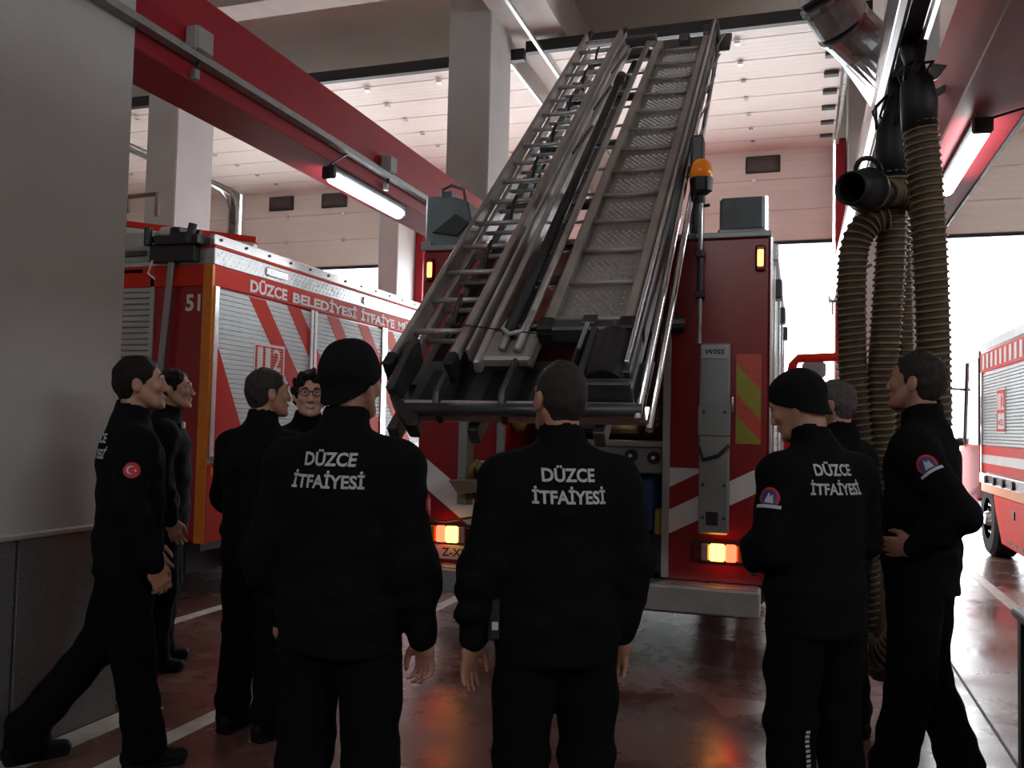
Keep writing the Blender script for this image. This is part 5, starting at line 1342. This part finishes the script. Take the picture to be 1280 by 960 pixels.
# ---- the nine people
P1 = person((-2.88, 3.27), dirn(58), 1.80, 'person in black uniform striding past the granite pillar base, red flag patch on sleeve',
    dict(hipL=(-0.09,0.02,0.92), hipR=(0.09,-0.02,0.92), kneeR=(0.10,0.02,0.50), ankR=(0.11,0.08,0.09), kneeL=(-0.10,-0.08,0.51), ankL=(-0.10,-0.36,0.12), toeL=10,
         elR=(0.24,-0.05,1.15), wrR=(0.22,0.07,0.89), curlR=0.9, palmR=(-1,-0.3,0), elL=(-0.24,0.0,1.15), wrL=(-0.20,0.12,0.93), pitch=math.radians(6), yaw=math.radians(-12)), hair='hair_black', hairstyle='short', text=True, flag=('R', (1,-0.2,0)), text_x=-0.01)
P2 = person((-3.78, 4.60), dirn(75), 1.83, 'person with dark hair half hidden behind the one striding past the pillar',
    dict(yaw=math.radians(-5), pitch=math.radians(4), elR=(0.24,-0.02,1.15), wrR=(0.22,0.06,0.90)), hairstyle='short', badge=True)
P3 = person((-2.55, 3.80), dirn(28), 1.78, 'person with short greying hair and black jacket seen from behind, beside the smiling one',
    dict(yaw=math.radians(-26), pitch=math.radians(5), elL=(-0.25,0.0,1.15), wrL=(-0.18,0.18,1.02), elR=(0.25,0.0,1.15), wrR=(0.18,0.19,1.00)), hair='hair_dark_grey', hairstyle='short', build=1.06)
P4 = person((-2.66, 4.40), dirn(150), 1.79, 'smiling person with curly dark hair and black glasses facing the camera',
    dict(yaw=math.radians(-14), pitch=math.radians(2)), hairstyle='curly', skin='skin_pale', glasses=True, smile=True, front=True)
P5 = person((-1.39, 2.535), dirn(12), 1.775, 'person in black beanie and jacket, tallest back in front with fists hanging',
    dict(elL=(-0.245,-0.03,1.15), elR=(0.25,-0.04,1.13), wrL=(-0.225,0.05,0.90), wrR=(0.265,0.03,0.87), palmR=(-0.5,-1,0), curlR=1.0, palmL=(0.8,-0.6,0), curlL=0.8, yaw=math.radians(-14), ankL=(-0.15,-0.02,0.09), ankR=(0.15,-0.02,0.09)), cap='beanie', text=True, flag=('R', (1,0.15,0)), build=1.05)
P6 = person((-0.73, 2.74), dirn(-10), 1.735, 'person with cropped grey hair and bare head standing in front of the tail lamp plate',
    dict(elL=(-0.25,-0.03,1.15), elR=(0.25,-0.03,1.15), wrL=(-0.275,0.0,0.90), wrR=(0.225,0.02,0.90), palmR=(-0.6,-1,0), palmL=(0.8,-0.8,0), curlR=0.5, curlL=0.3, yaw=math.radians(14), pitch=math.radians(4)), hair='hair_dark_grey', hairstyle='buzz', text=True, build=1.04, radio=True)
P7 = person((0.06, 3.45), dirn(-27), 1.755, 'person in black beanie looking down, round crest on sleeve, before the hoses',
    dict(lean=math.radians(3), elL=(-0.25,-0.02,1.15), wrL=(-0.12,0.20,1.06), elR=(0.25,0.0,1.15), wrR=(0.14,0.22,1.05), yaw=math.radians(26), pitch=math.radians(-20), ankL=(-0.14,-0.02,0.09), ankR=(0.15,-0.02,0.09)), cap='beanie', text=True, crest=('L', (-1,-0.45,0)), build=1.04, leg_strip=True, text_x=-0.022)
P8 = person((0.19, 4.80), dirn(-40), 1.79, 'person with grey hair hidden behind the one in the beanie looking down', dict(yaw=0.2), hair='hair_grey', hairstyle='short')
P9 = person((0.50, 4.17), dirn(-52), 1.88, 'person standing with hand on hip beside the hoses, crest on sleeve',
    dict(elL=(-0.29,-0.20,1.17), wrL=(-0.265,-0.045,1.035), handL=(0.25,1.0,-0.15), palmL=(1,-0.2,0.3), curlL=0.35, elR=(0.25,0,1.15), wrR=(0.2,0.2,1.0), yaw=math.radians(-6), pitch=math.radians(8), ankL=(-0.12,0.08,0.09), ankR=(0.12,-0.12,0.09)), hair='hair_dark_grey', hairstyle='short', crest=('L', (-1,-0.35,0)))
